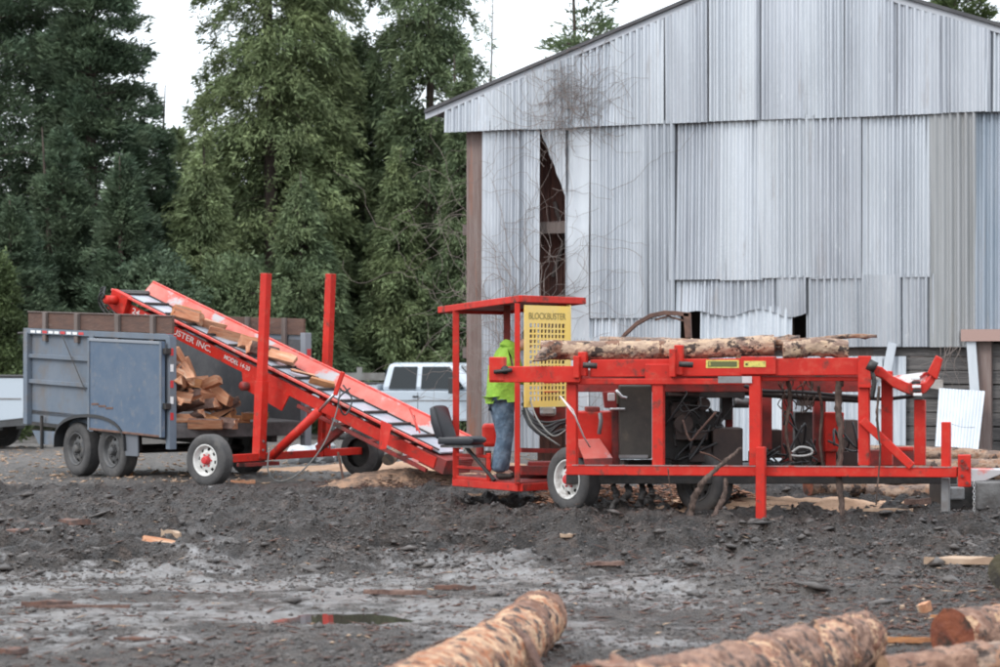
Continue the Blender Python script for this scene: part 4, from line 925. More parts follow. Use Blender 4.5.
pxr('beam_end_box', 489, 504, 357, 381, .20, red, -.07)
pxr('lower_strip', 566, 750, 378.5, 384.5, .06, red, .0)
pxr('lower_strip', 760, 860, 377, 381, .05, red, .1)
pxr('beam_sleeve', 741, 776, 356.5, 374.5, .20, red, .0)
pxr('beam_sleeve', 645, 672, 364, 380, .18, red, -.0)
pxr('beam_end_box', 858, 871, 356, 388, .16, red, -.02)
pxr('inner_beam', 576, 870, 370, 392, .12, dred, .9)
pxr('inner_rail', 566, 957, 474, 484, .14, blacks, 1.0)
m = MB(); m.tube([DF(505,370,-.10), DF(505,370,0)], .045, 12); m.tube([DF(494,372,-.1), DF(512,370,-.1)], .022, 8); m.build('pivot_bolt', blacks, fp, True)
pxr('worn_edge', 572, 950, 464.6, 465.6, .006, pbr('scraped_edge', (.30,.20,.19), .6, dirt=(.45,.05,.035), dscale=9, dlo=.5, dhi=.6), -.007, bev=0, y0b=466.6, y1b=467.8)
# log stops
for (x, y0, y1) in ((573, 352, 378), (669, 345, 377)):
    pxr('log_stop', x, x+6, y0+4, y1, .10, red, -.10); pxr('log_stop', x+5, x+13, y0, y1-2, .12, red, -.04)
    m = MB(); m.tube([DF(x+10,y1-13,-.13), DF(x+24,y1-12,-.10)], .03, 8); m.build('stop_spring', blacks, fp, True)
# decals
pxr('decal', 706, 738, 360, 368, .004, decal, .033, bev=0); pxr('decal', 744, 764, 361, 367, .004, decal, -.006, bev=0)
pxr('decal_field', 708, 736, 361.3, 366.7, .002, pbr('olive_field', (.10,.11,.035), .6), .030, bev=0)
text_part('BLOCKBUSTER', .036, decal, DF(709, 365.6, .028), (1,-.04,0), UP, fp, .001, width=.262, bold=.01)
text_part('MODEL 14-20', .030, letterk, DF(745.5, 365.6, -.010), (1,-.04,0), UP, fp, .001, width=.17, bold=.01)
pxr('serial_plate', 718, 741, 376.3, 383, .004, greym, -.008, bev=0); pxr('serial_plate', 742, 749, 376.3, 383, .004, pbr('pale_plate', (.5,.45,.46), .5), -.008, bev=0)
# loader arm right
m = MB(); arm = [(868,368),(882,372),(893,381),(906,387),(916,390),(926,387),(934,378),(939,368)]
top = [DF(x, y-5, .1) for x, y in arm]; bot = [DF(x, y+(6 if x < 930 else 5), .1) for x, y in arm[::-1]]
m.prism(top+bot, (.03,.30,0)); m.build('loader_arm', red, fp, bev=.01)
m = MB(); m.prism([DF(927,373,.05), DF(936,355,.05), DF(943,359,.05), DF(937,380,.05)], (.03,.14,0)); m.build('arm_paddle', red, fp, bev=.01)
m = MB(); m.prism([DF(884,377,.30), DF(926,372,.30), DF(938,376,.45), DF(930,383,.25), DF(905,386,.25)], (.0,.05,0)); m.build('arm_plate', pbr('scraped_steel', (.42,.42,.43), .4, .5, dirt=(.5,.1,.08), dscale=9, dlo=.5, dhi=.6), fp)
m = MB()
for k in range(6):
    m.box(DF(915.5+k*.5, 378.5+k*4, .07), (.085,.04,.030), None, k % 2)
m.build('roller_chain', [whitemark, blacks], fp, bev=.006)
m = MB(); m.tube([DF(868,364,.0), DF(876,368,.0)], .06, 10); m.tube(bez([DF(868,365,.0), DF(874,380,0), DF(872,398,0)]), .025, 8); m.build('arm_joint', blacks, fp, True)
# jack leg
pxr('jack_leg', 755.5, 764.5, 447, 525, .09, red, -.13)
# right bracket, ledge
pxr('end_bracket', 958, 971, 455, 487, .16, red, -.06); m = MB()
for (x, y) in ((962,461), (967,468), (962,476), (967,483)): m.tube([DF(x,y,-.10), DF(x,y,-.05)], .018, 6)
m.build('bracket_bolts', dred, fp)
m = MB(); m.prism([DF(970,469,-.05), DF(1012,470,-.05), DF(985,481,-.05), DF(971,482,-.05)], (0,.35,0)); m.build('end_ledge', redfade, fp, bev=.008)
pxr('end_ledge', 984, 1006, 469.5, 471.5, .3, galvwhite, -.02)
# black cable along
m = MB(); m.tube(bez([DF(745,386,.6), DF(765,391,.5), DF(800,392,.5), DF(845,396,.5), (DF(880,399,.5)), DF(905,397,.5), DF(920,394,.5)]), .022, 6); m.build('hydraulic_hose', hoseb, fp, True)
m = MB(); m.tube(bez([DF(738,391,1.5), DF(800,396,1.4), DF(860,399,1.4)]), .05, 6); m.build('cross_pipe', blacks, fp, True)

# chassis behind the deck, along the direction of travel
MU = Vector((.62,-.785,0)); MV = Vector((.785,.62,0))     # towards the camera / away to the right
mc = [(571, 24.4, 1), (699, 23.95, 0)]
c = P(566, 479.5, 24.4); wheel(fp, c, -MV, .355, .23, rimw, redmark)
c = P(696, 481, 24.2); wheel(fp, Vector((c.x, c.y, .345)), -MV, .355, .25, rimd)
m = MB(); m.bar(P(600,478,25.2), P(930,476,24.5), .12, .12); m.build('chassis_beam', blacks, fp)
m = MB(); m.bar(P(520,470,25.2), P(620,472,25.6), .10, .10); m.bar(P(520,450,25.2), P(600,452,25.9), .06, .05); m.build('chassis_beam', dred, fp)
m = MB(); m.tube([P(571,480,24.7), P(640,478,26.2)], .05, 8); m.build('axle', blacks, fp)
def pbox(name, x0, x1, y0, y1, d, depth, mat, bev=.01, yaw=0.):
    a = P(x0, y0, d); b = P(x1, y1, d); c = (a+b)/2; ax = (Vector((math.cos(yaw), -math.sin(yaw), 0)), Vector((math.sin(yaw), math.cos(yaw), 0)), UP)
    m = MB(); m.box(c+ax[1]*depth/2, (b.x-a.x, depth, a.z-b.z), ax); return m.build(name, mat, fp, bev=bev)
pbox('hydraulic_tank', 619, 652, 385, 459, 23.9, .7, tankm, .02)
pbox('tank_ledge', 619, 648, 455, 458, 23.87, .04, greym, 0)
pbox('side_cabinet', 578, 618, 412, 458, 24.1, .7, red)
pbox('cabinet_door_edge', 612, 620, 404, 470, 24.0, .5, dred)
pbox('cabinet_lid', 586, 600, 407, 412, 24.2, .4, dred)
m = MB(); m.prism([P(576,440,23.85), P(600,439,23.85), P(613,458,23.75), P(584,459,23.75)], (0,.4,.0)); m.build('fender', redfade, fp, bev=.006)
m = MB(); m.prism([P(584,459,23.75), P(613,458,23.75), P(612,468,23.75), P(586,468,23.75)], (0,.3,0)); m.build('fender_skirt', dred, fp, bev=.006)
m = MB(); m.tube([P(600,413,23.95), P(601,421,23.93), P(599,434,23.95)], .022, 8); m.build('cabinet_latch', greym, fp, True)
m = MB(); m.prism([P(603,392,23.9), P(616,391,23.9), P(617,409,23.9), P(605,408,23.9)], (0,.2,0)); m.build('valve_block', dred, fp, bev=.008)
pbox('valve_cap', 608, 615, 393, 401, 23.75, .1, whitemark)
m = MB(); m.tube([P(610,409,23.8), P(625,409,23.8)], .015, 6); m.build('valve_pipe', chrome, fp, True); m = MB(); m.tube([P(616,390,23.8), P(622,397,23.8), P(627,398,23.8)], .018, 6); m.build('valve_fitting', chrome, fp, True)
# engine mass: several boxes and cylinders
m = MB()
eng = random.Random(8)
for (x0, x1, y0, y1, d, dp) in ((664,745,384,398,24.3,1.0), (664,706,396,470,24.4,.8), (700,722,412,470,24.5,.6), (722,732,392,420,24.6,.3), (664,760,466,484,24.6,.9), (735,749,398,408,24.7,.2)):
    a = P(x0, y0, d); b = P(x1, y1, d); m.box(((a+b)/2)+Vector((0,dp/2,0)), (b.x-a.x, dp, a.z-b.z))
for k in range(14):
    x = eng.uniform(668,715); y = eng.uniform(400,465); c = P(x, y, 24.25); m.tube([c, c+Vector((eng.uniform(-.2,.2), -.10, eng.uniform(-.15,.15)))], eng.uniform(.012,.022), 6)
m.build('engine', blacks, fp, bev=.01)
m = MB()
for (x0, x1, y0, y1, d, dp) in ((668,700,388,396,24.0,.3), (672,690,402,418,24.15,.3), (676,708,430,440,24.1,.25), (690,712,446,462,24.1,.3), (766,782,430,458,24.9,.4), (770,800,392,398,24.9,.3), (752,770,452,464,24.8,.4), (800,826,398,406,24.9,.3), (846,858,420,452,25.0,.3)):
    a = P(x0, y0, d); b = P(x1, y1, d); m.box(((a+b)/2)+Vector((0,dp/2,0)), (b.x-a.x, dp, a.z-b.z))
m.build('pump_gear', dbrown, fp, bev=.006); m = MB(); m.lathe(P(684,424,24.05), (0,-1,0), [(0,.0001),(0,.10),(-.25,.10)], 18); m.build('pulley', dbrown, fp); m = MB(); m.lathe(P(704,404,24.05), (0,-1,0), [(0,.0001),(0,.07),(-.25,.07)], 16)
m.build('pulley', dbrown, fp)
m = MB()
for k in range(9):
    x = eng.uniform(664,745) if k < 5 else eng.uniform(764,850); y = eng.uniform(392,455); d_ = eng.uniform(23.75,24.2); pts = [P(x, y, d_)]
    for j in range(4): pts.append(P(x+eng.uniform(-22,22), min(466, y+eng.uniform(-12,34)), d_+eng.uniform(-.1,.1)))
    m.tube(bez(pts,4), eng.uniform(.007,.015), 5)
m.build('hose_bundle', hoseb, fp, True)
m = MB(); m.tube(bez([P(683,420,23.7), P(690,440,23.6), P(700,430,23.6), P(716,412,23.7)]), .012, 6); m.tube(bez([P(700,452,23.6), P(712,456,23.6), P(728,466,23.6)]), .010, 6); m.build('rusty_pipe', rust, fp, True)
pbox('battery_box', 713, 743, 428, 468, 24.05, .4, dbrown, .015)
m = MB(); m.tube([P(735,401,24.3), P(750,402,24.4)], .035, 10); m.build('filter', greym, fp, True)
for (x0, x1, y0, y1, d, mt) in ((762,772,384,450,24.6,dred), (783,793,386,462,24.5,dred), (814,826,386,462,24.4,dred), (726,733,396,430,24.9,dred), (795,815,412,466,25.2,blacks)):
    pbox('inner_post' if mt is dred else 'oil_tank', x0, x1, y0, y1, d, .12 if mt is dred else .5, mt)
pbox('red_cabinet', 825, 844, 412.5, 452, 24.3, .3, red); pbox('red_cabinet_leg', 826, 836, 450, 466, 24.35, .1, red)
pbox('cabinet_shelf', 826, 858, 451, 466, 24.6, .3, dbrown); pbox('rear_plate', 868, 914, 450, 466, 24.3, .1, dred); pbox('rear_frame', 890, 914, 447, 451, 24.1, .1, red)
pbox('red_bracket', 764, 779, 386, 393, 24.3, .1, red); pbox('red_bracket', 818, 833, 386, 394, 24.2, .1, red)
pxr('log_shelf', 880, 940, 377, 379, .25, greym, .5)
m = MB()
for k in range(10):
    x = eng.uniform(760, 815); pts = [P(x, 462, 24.2)]
    for j in range(5): pts.append(P(x+eng.uniform(-14,14), 462-j*eng.uniform(0,7)+eng.uniform(0,6), 24.2+eng.uniform(-.1,.2)))
    m.tube(bez(pts,4), .011, 5)
m.build('hose_bundle', hoseb, fp, True)
m = MB(); m.tube(bez([P(792,452,24.0), P(800,447,24), P(811,449,24), P(811,454,24), P(800,456,24), P(790,455,24)]), .012, 6); m.build('hose_loop', pbr('white_hose', (.6,.6,.58), .5), fp, True)
# claw above the logs
m = MB(); arc = [(616,345),(624,334),(636,323),(650,315),(664,312),(676,312.5),(689,314)]
top = [P(x, y-1.5, 24.6) for x, y in arc]; bot = [P(x, y+3, 24.6) for x, y in arc[::-1]]; m.prism(top+bot, (.02,.07,0))
m.prism([P(683,313,24.6), P(690,313,24.6), P(691,338,24.6), P(685,338,24.6)], (.02,.08,0)); arc2 = [(655,319),(668,315),(684,320)]
m.prism([P(x,y,24.62) for x,y in arc2]+[P(x,y+2,24.62) for x,y in arc2[::-1]], (0,.03,0)); m.build('log_claw', rust, fp, bev=.004)
# ---- operator platform
QA = P(456,485,26.0); QB = P(520,486,24.85); QC = P(576,486,25.6)
QA.z = QB.z = QC.z = .24; QD = QA+QC-QB
def fpbar(name, a, b, w_, h_, mat=red, bev=.006, up=UP): m = MB(); m.bar(a, b, w_, h_, up=up); return m.build(name, mat, fp, bev=bev)
fpbar('platform_rail', QA-(QB-QA).normalized()*.03, QB+(QB-QA).normalized()*.0, .07, .085)
fpbar('platform_rail', QB, QC, .07, .085); fpbar('platform_rail', QA, QD, .07, .085, dred)
m = MB(); m.prism([QA+UP*.045, QB+UP*.045, QC+UP*.045, QD+UP*.045], UP*.012); m.build('platform_floor', dred, fp)
Zc = 2.285
def at(q, z): return Vector((q.x, q.y, z))
fpbar('canopy_post', at(QA,.28), at(QA,Zc-.03), .075, .075, up=Vector((1,0,0)))
fpbar('canopy_post', at(QB-Vector((.03,0,0)),.28), at(QB-Vector((.03,0,0)),Zc), .06, .06, up=Vector((1,0,0)))
RC = QA.lerp(QC,.55); fpbar('canopy_post', at(P(507,0,26.0),1.2), at(P(507,0,26.0),Zc), .08, .08, dred, up=Vector((1,0,0)))
e1 = (QB-QA).normalized(); e2 = (QC-QB).normalized()
rA = QA-e1*.35-e2*.03; rB = QB+e1*.04-e2*.03; rC = QB+e1*.04+e2*1.12; rD = rA+(rC-rB)
Zl = {id(rA): -.07, id(rB): .02, id(rC): .02, id(rD): -.07}
def rz_(q): return at(q, Zc+.03+Zl[id(q)])
m = MB(); m.prism([rz_(rA), rz_(rB), rz_(rC), rz_(rD)], UP*.02); m.build('canopy_roof', dred, fp)
for a, b in ((rA,rB),(rB,rC),(rC,rD),(rD,rA)): fpbar('canopy_edge', rz_(a), rz_(b), .03, .075, red)
# yellow perforated guard in the plane QB - QC
gr = (QC-QB).normalized(); gd = gr
hw = .79
yl = MB(); ztop, zbot = 2.265, 1.13; x0_, x1_ = .015, .015+hw
gn = gr.cross(UP)      # towards the camera side
if gn.y > 0: gn = -gn
og = at(QB, 0)+gn*.045
nxh, nyh = 10, 15; mx, mt_, mb_ = .085, .20, .07
def gbox(xa, xb, za_, zb_): yl.prism([og+gr*xa+UP*za_, og+gr*xb+UP*za_, og+gr*xb+UP*zb_, og+gr*xa+UP*zb_], gn*.012)
gbox(x0_, x1_, ztop-mt_, ztop); gbox(x0_, x1_, zbot, zbot+mb_); gbox(x0_, x0_+mx, zbot+mb_, ztop-mt_); gbox(x1_-mx, x1_, zbot+mb_, ztop-mt_)
px_ = (hw-2*mx)/nxh; py_ = (ztop-mt_-zbot-mb_)/nyh
for i in range(1, nxh): c_ = x0_+mx+i*px_; gbox(c_-px_*.18, c_+px_*.18, zbot+mb_, ztop-mt_)
for j in range(1, nyh):
    c_ = zbot+mb_+j*py_
    for i in range(nxh):
        a_ = x0_+mx+i*px_+(px_*.18 if i else 0); b_ = x0_+mx+(i+1)*px_-(px_*.18 if i < nxh-1 else 0)
        gbox(a_, b_, c_-py_*.17, c_+py_*.17)
gp = yl.build('guard_panel', yellow, fp)
text_part('BLOCKBUSTER', .075, letterg, og+gr*(x0_+.07)+UP*(ztop-.155)+gn*.016, gr, UP, gp, .0, width=hw-.14, bold=.015)
fpbar('guard_frame', og+gr*(x1_+.0)+UP*.28+Vector((0,.05,0)), og+gr*(x1_+.0)+UP*Zc+Vector((0,.05,0)), .05, .03, yellow, up=gr)
for zz in (zbot+.17, zbot+.27): fpbar('grab_handle', og+gr*.30+UP*zz+gn*.05, og+gr*.56+UP*zz+gn*.05, .012, .012, red)
# mesh step guard at the left of the platform
for z in (.30, .42, .56): fpbar('step_bar', at(QA,z)+gn*0, at(QA.lerp(QB,.55),z), .03, .035)
fpbar('step_post', at(QA.lerp(QB,.52),.26), at(QA.lerp(QB,.52),.60), .05, .06)
m = MB()
for k in range(26): q = QA.lerp(QB, .03+k*.019); m.bar(at(q,.30), at(q,.57), .005, .005, up=(1,0,0))
for k in range(9): z = .31+k*.03; m.bar(at(QA,z), at(QA.lerp(QB,.5),z), .005, .005)
m.build('step_mesh', dred, fp)
# seat
sc_ = P(462, 440, 25.6); sd = Vector((.93,-.36,0)); sn = Vector((.36,.93,0))
def padded(name, poly, width, mat, parent):
    m = MB(); n = len(poly); rows = 8; vs = []
    for j in range(rows+1):
        w_ = -width/2+width*j/rows; k = 1-.10*abs(2*j/rows-1)**3; cx_ = sum(p[0] for p in poly)/n; cz_ = sum(p[1] for p in poly)/n
        for (x, z) in poly: vs.append(sc_+sd*(cx_+(x-cx_)*k)+sn*w_+UP*(cz_+(z-cz_)*k))
    fs = [(j*n+i, j*n+(i+1)%n, (j+1)*n+(i+1)%n, (j+1)*n+i) for j in range(rows) for i in range(n)]+[tuple(range(n))[::-1], tuple(rows*n+i for i in range(n))]
    m.add(vs, fs); return m.build(name, mat, parent, True, bev=.012)
st = padded('seat', [(-.24,-.05),(.20,-.05),(.24,-.02),(.24,.02),(.18,.045),(-.16,.04),(-.24,.05)], .42, vinyl, fp)
padded('backrest', [(-.24,.0),(-.14,.02),(-.20,.20),(-.25,.37),(-.28,.40),(-.325,.38),(-.31,.2)], .42, vinyl, st)
m = MB(); m.box(sc_-UP*.068, (.40,.34,.03), (sd, sn, UP)); m.build('seat_pan', greym, st)
fpbar('seat_arm', sc_-UP*.08+sd*.05, at(QA.lerp(QB,.72),.30)+gn*-.1, .035, .035, blacks)
fpbar('seat_arm', sc_-UP*.07-sd*.1, at(QA,1.6-82/F*26), .04, .04, red)
# engine pieces behind the guard
pbox('valve_bank', 534, 566, 404, 422, 25.9, .35, dred); pbox('valve_bank', 528, 560, 462, 474, 25.6, .3, dred)
pbox('motor_housing', 540, 556, 406, 416, 25.7, .2, chrome, .03)
pbox('saw_housing', 482, 497, 424, 447, 26.9, .3, red, .04); pbox('saw_housing', 476, 484, 440, 456, 27.0, .2, dred, .03)
m = MB()
for k in range(12):
    y = 408+eng.uniform(-6,6); pts = [P(521+eng.uniform(0,6), y, 25.3), P(530, y+12+eng.uniform(-4,6), 25.1), P(545, y+22+eng.uniform(-5,6), 25.0), P(560, y+20+eng.uniform(-6,4), 25.0), P(578, y+10+eng.uniform(-6,8), 25.1)]
    m.tube(bez(pts), .011+.004*(k%3), 6)
m.build('hose_bundle', hoseb, fp, True)
m = MB(); m.tube(bez([P(530,400,24.9), P(538,420,24.7), P(553,436,24.6), P(566,430,24.6)]), .010, 6); m.tube(bez([P(522,392,24.9), P(532,424,24.8), P(560,446,24.7)]), .010, 6); m.build('hydraulic_hose', hose, fp, True)
# pale strap across the first post
m = MB(); m.tube([P(562,398,23.1), P(575,416,23.05), P(584,437,23.3), P(590,447,23.5)], .009, 5); m.build('pale_cord', letterw, fp, True)
m = MB(); m.tube([P(560,396,23.1), P(573,410,23.1), P(580,428,23.1)], .007, 5); m.build('pale_cord', letterw, fp, True)
pbox('drive_frame', 500, 600, 466, 478, 25.9, .1, dred)

# ---------------------------------------------------------------- chain
ch = empty('chain', P(974,500,22.4), 'galvanised chain hanging from the right end of the red machine', 'chain')
me0 = None; lk = MB()
n = 16
for k in range(n):
    c = P(974, 483+k*2.95, 22.38); ring = []; a = k % 2
    for i in range(13):
        t = 2*math.pi*i/12; x = .011*math.cos(t); z = .022*math.sin(t); ring.append(c+(Vector((x,0,z)) if a else Vector((0,x,z))))
    m = MB(); m.tube(ring, .0042, 5, False); m.build('link', chrome, ch, True)
# ---------------------------------------------------------------- logs
def make_log(name, a, b, ra, rb_, mat, capm, label, cat='log', group=None, seed=1, bumps=1., n=28, seg=None, bend=0., knots=5, capm2=None, plates=None):
    a = Vector(a); b = Vector(b); L = (b-a).length; d = (b-a).normalized(); rn = random.Random(seed)
    seg = seg or max(14, int(L/.06)); side = d.cross(UP).normalized(); u2 = side.cross(d)
    kn = [(rn.uniform(.06,.94), rn.uniform(0,6.28), rn.uniform(.012,.03)) for _ in range(knots)]
    U, TH = np.meshgrid(np.linspace(0, 1, seg+1), np.linspace(0, 2*np.pi, n, endpoint=False), indexing='ij')
    r0 = ra+(rb_-ra)*U; X = U*L; cy_, sy_ = np.cos(TH), np.sin(TH)
    nz = fbm(X*3+seed*7, 4+2*cy_*1.5, seed, 3)+fbm(X*5, 9+2*sy_*1.5, seed+3, 3)-1
    r = r0*(1+.10*nz*bumps)
    tf = np.where(TH < np.pi, TH, 2*np.pi-TH)
    r = r+.012*(fbm(X*14, 5+tf*2.2, seed+9, 3)-.5)*bumps
    for (ku, kt, kr) in kn:
        dt = (TH-kt+np.pi) % (2*np.pi)-np.pi; dd = ((U-ku)*L)**2+(dt*r0)**2; r = r+kr*bumps*np.exp(-dd/(.028**2))
    msk = None
    if plates:
        thr, pm, pscale, pth = plates
        q = .65*fbm(X*pscale, 3+cy_*r0*pscale*1.4, seed+21, 5)+.35*fbm(X*pscale*1.7+9, 3+sy_*r0*pscale*2.4, seed+22, 5)
        msk = smooth(thr-.012, thr+.012, q); r = r+msk*pth+msk*.008*(fbm(X*40, tf*9, seed+5, 2)-.5)
    Y = cy_*r+bend*np.sin(np.pi*U); Z = sy_*r+.02*np.sin(U*5+seed)
    vs = np.stack([X, Y, Z], -1).reshape(-1,3).tolist(); fs = []; mi = []
    mm = None if msk is None else (msk > .5)
    for i in range(seg):
        for k in range(n):
            fs.append((i*n+k, i*n+(k+1)%n, (i+1)*n+(k+1)%n, (i+1)*n+k)); mi.append(0 if mm is None or not mm[i,k] else 3)
    nb_ = len(vs); vs.append((0,0,.02*math.sin(seed))); vs.append((L,0,.02*math.sin(5+seed)))
    for e, base, cen in ((0, 0, nb_), (1, seg*n, nb_+1)):
        for k in range(n):
            tri = (base+k, base+(k+1)%n, cen); fs.append(tri if e else tri[::-1]); mi.append(1+e)
    me = bpy.data.meshes.new(name); me.from_pydata([tuple(v) for v in vs], [], fs)
    for q in (mat, capm, capm2 or capm, plates[1] if plates else mat): me.materials.append(q)
    me.polygons.foreach_set('material_index', mi); me.polygons.foreach_set('use_smooth', [q in (0, 3) for q in mi])
    ob = bpy.data.objects.new(name, me); S.collection.objects.link(ob)
    ob.matrix_world = Matrix.Translation(a) @ Matrix((( d.x, side.x, u2.x), (d.y, side.y, u2.y), (d.z, side.z, u2.z))).to_4x4()
    bm = bmesh.new(); bm.from_mesh(me); bmesh.ops.recalc_face_normals(bm, faces=bm.faces[:]); bm.to_mesh(me); bm.free()
    return tag(ob, label, cat, group)
barkp = pbr('ruddy_bark_plate', (.14,.062,.036), .85, col2=(.23,.125,.085), scale=9, lo=.42, hi=.6, bump=.03, bscale=24, dirt=(.045,.03,.025), dscale=11, dlo=.52, dhi=.6)
barkg = pbr('grey_bark_plate', (.155,.080,.055), .85, col2=(.28,.165,.115), scale=11, lo=.42, hi=.58, bump=.03, bscale=24, dirt=(.05,.035,.03), dscale=12, dlo=.53, dhi=.6)
def gp_(px, d, r): x = (px-500)/F*d; return Vector((x, d, g1(x, d)+r*.93))
# on the deck
make_log('log', P(541,351.5,23.45), P(774,346,23.25), .098, .105, logC, cutdark, 'long knotty pale log lying on the red deck, broken end beside the yellow guard', 'log', seed=2, knots=18, n=48, seg=200, bend=.02, capm2=cuttan, plates=(.60, barkp, 5, .005))
make_log('log', P(783,348.5,22.95), P(848,349,22.9), .088, .10, logC, cuttan, 'shorter orange-brown log right of the long one on the deck', seed=5, knots=4, n=40, seg=60, capm2=cutdark, plates=(.58, barkp, 6, .005))
make_log('log', P(600,347,23.8), P(800,343,23.6), .09, .075, logD, cutdark, 'dark ended log half hidden behind the long deck log', seed=8, knots=6)
make_log('pole', P(776,341,23.3), P(877,337,23.1), .035, .018, logD, cutdark, 'thin crooked pole on top of the deck logs, pointing right', 'pole', seed=4, knots=3, n=12, bend=.03)
m = MB(); m.tube([P(546,350,23.3), P(541,356,23.25), P(533,361,23.2), P(545,359,23.25), P(556,355,23.3)], [.05,.05,.012,.02,.03], 8); m.build('log_splinter', logD, None, True, loc=P(545,355,23.3)); tag(bpy.data.objects['log_splinter'], 'dark torn splinter of wood under the broken end of the deck log', 'splinter')
# pile behind the machine, right
LD = [((808,488),(862,486),26.2,26.5,.115,'log with a ruddy end face left of the hanging bark strips behind the machine',cutred),
      ((868,493),(935,492),26.3,26.0,.105,'smooth grey-brown log lowest under the right half of the deck',cutdark),
      ((836,478),(905,480),26.9,26.6,.11,'log on top of the smooth one behind the bottom rail',cuttan),
      ((905,480),(958,482),26.5,26.1,.10,'short peeled log below the stub post',cuttan),
      ((925,466),(1080,472),27.3,26.4,.105,'long pale log passing behind the right end bracket',cuttan),
      ((868,453),(1080,462),28.2,27.2,.10,'long tan log uppermost in the pile beside the leaning sheet',cuttan),
      ((850,494),(880,496),27.0,26.4,.11,'dark stubby log between the hanging bark strips',cutdark)]
for i, (a, b, d1, d2, r, lab, cm) in enumerate(LD):
    make_log('log', P(a[0], a[1], d1), P(b[0], b[1], d2), r, r*.95, logD, cm, lab, 'log', 'logs piled behind the machine', seed=20+i, n=20)
make_log('log', P(860,470,27.6), P(1080,480,27.0), .11, .11, logD, cutdark, 'shaded log buried in the middle of the pile by the barn', 'log', 'logs piled behind the machine', seed=31, n=18)
make_log('log', P(880,486,27.4), P(1080,500,26.6), .12, .12, logD, cutdark, 'bottom log of the pile partly hidden by the concrete block', 'log', 'logs piled behind the machine', seed=33, n=18)
make_log('log', P(388,459,31.5), P(398,452,33.5), .085, .09, logD, cutdark, 'round dark-ended log poking from sawdust under the conveyor', 'log', seed=35, n=16)
# foreground
make_log('log', gp_(541, 12.95, .16), gp_(352, 8.0, .2), .155, .205, logA, cuttan, 'peeling tan log pointing away from the camera, bark strips hanging off it', seed=41, knots=7, n=110, seg=420, bumps=1.1, plates=(.555, barkp, 3.4, .010))
make_log('log', gp_(862, 12.1, .13), gp_(600, 8.6, .22), .145, .22, logB, cutred, 'lumpy ruddy bark log crossing the bottom edge right of the tan one', seed=52, knots=14, n=110, seg=360, bumps=2.0, plates=(.48, barkg, 4.2, .012))
make_log('log', gp_(952, 12.2, .15), gp_(1130, 13.2, .16), .152, .16, logB, cutred, 'log with a wet red-brown sawn face in the right bottom corner', seed=47, knots=3, n=90, seg=160, bumps=.8, plates=(.50, barkg, 5, .008))
make_log('log', gp_(884, 10.75, .12), gp_(1120, 11.0, .15), .115, .16, logD, cuttan, 'rough grey log lowest in the right bottom corner with yellow wood showing', seed=49, knots=4, n=90, seg=180, bumps=1.6, plates=(.47, barkg, 6, .012))
make_log('log', gp_(1001, 15.7, .125), gp_(1120, 16.4, .13), .125, .13, logD, cutmat('olive_cut_end', (.10,.085,.045), (.06,.05,.03), (.03,.025,.02)), 'log end cut by the right edge of the picture', seed=51, n=24)
make_log('log', gp_(905, 11.9, .04), gp_(868, 11.75, .04), .10, .095, logA, cutred, 'short stub butted against the lumpy log', seed=53, n=24) if 0 else None

# bark strips and sticks: each its own
def strip(name, pts, w0, w1, mat, label, cat, th=.008, n=5):
    jt = .13*max(w0, w1) if mat in (mudroot, blacks) else 0; n = 9 if jt else n
    q = bez([Vector(p) for p in pts], n); m = MB(); k = len(q); rj = random.Random(len(label)*3+int(w0*1000)); q = [p+Vector((rj.uniform(-jt,jt), rj.uniform(-jt,jt), 0)) for p in q]; vs = []; rn = random.Random(len(label))
    for i, p in enumerate(q):
        d = (q[min(i+1,k-1)]-q[max(i-1,0)]).normalized(); sd_ = d.cross(Vector((0,1,0)));
        if sd_.length < .1: sd_ = Vector((1,0,0))
        sd_.normalize(); w_ = (w0+(w1-w0)*i/(k-1))*rn.uniform(.75,1.2); f_ = Vector((0,1,0))*th
        vs += [p-sd_*w_/2-f_, p+sd_*w_/2-f_, p+sd_*w_/2+f_, p-sd_*w_/2+f_]
    fs = [(4*i+a, 4*i+(a+1)%4, 4*i+4+(a+1)%4, 4*i+4+a) for i in range(k-1) for a in range(4)]+[(0,1,2,3), (4*k-4,4*k-3,4*k-2,4*k-1)]
    m.add(vs, fs); return tag(m.build(name, mat, None, True, loc=q[k//2]), label, cat)
strip('bark_strip', [P(502,619,11.3), P(518,632,11.2), P(529,646,11.1), P(541,672,11.0)], .03, .05, barkd, 'dark curled bark strip standing off the tan foreground log', 'bark strip', .012)
strip('bark_strip', [P(530,668,11.2), P(529,640,11.4), P(523,617,11.8), P(512,606,12.0)], .012, .01, barkd, 'thin bark thread looping over the tan foreground log', 'bark strip', .004)
strip('bark_strip', [P(840,378,22.9), P(838,405,22.9), P(841,440,22.85), P(839,480,22.85), P(843,515,22.8), P(846,540,22.7)], .07, .05, mudroot, 'long muddy bark strip hanging from deck to ground by the red cabinet', 'bark strip', .02)
strip('bark_strip', [P(788,380,23.2), P(790,400,23.2), P(786,430,23.2), P(791,462,23.2)], .05, .02, mudroot, 'bark strip dangling in front of an inner red post', 'bark strip', .015)
strip('bark_strip', [P(818,386,23.2), P(822,410,23.2), P(820,440,23.2), P(823,466,23.2)], .035, .02, mudroot, 'ragged bark strip hanging left of the red cabinet', 'bark strip', .012)
strip('bark_strip', [P(879,386,22.6), P(877,420,22.6), P(880,450,22.6), P(876,505,22.5)], .03, .01, mudroot, 'thin bark strip hanging beside the diagonal brace', 'bark strip', .01)
strip('bark_strip', [P(741,448,22.7), P(722,464,22.6), P(705,480,22.5), P(694,500,22.5), P(689,522,22.5)], .03, .075, mudroot, 'thick muddy root leaning over the bottom rail in front of the tyre', 'root', .022)
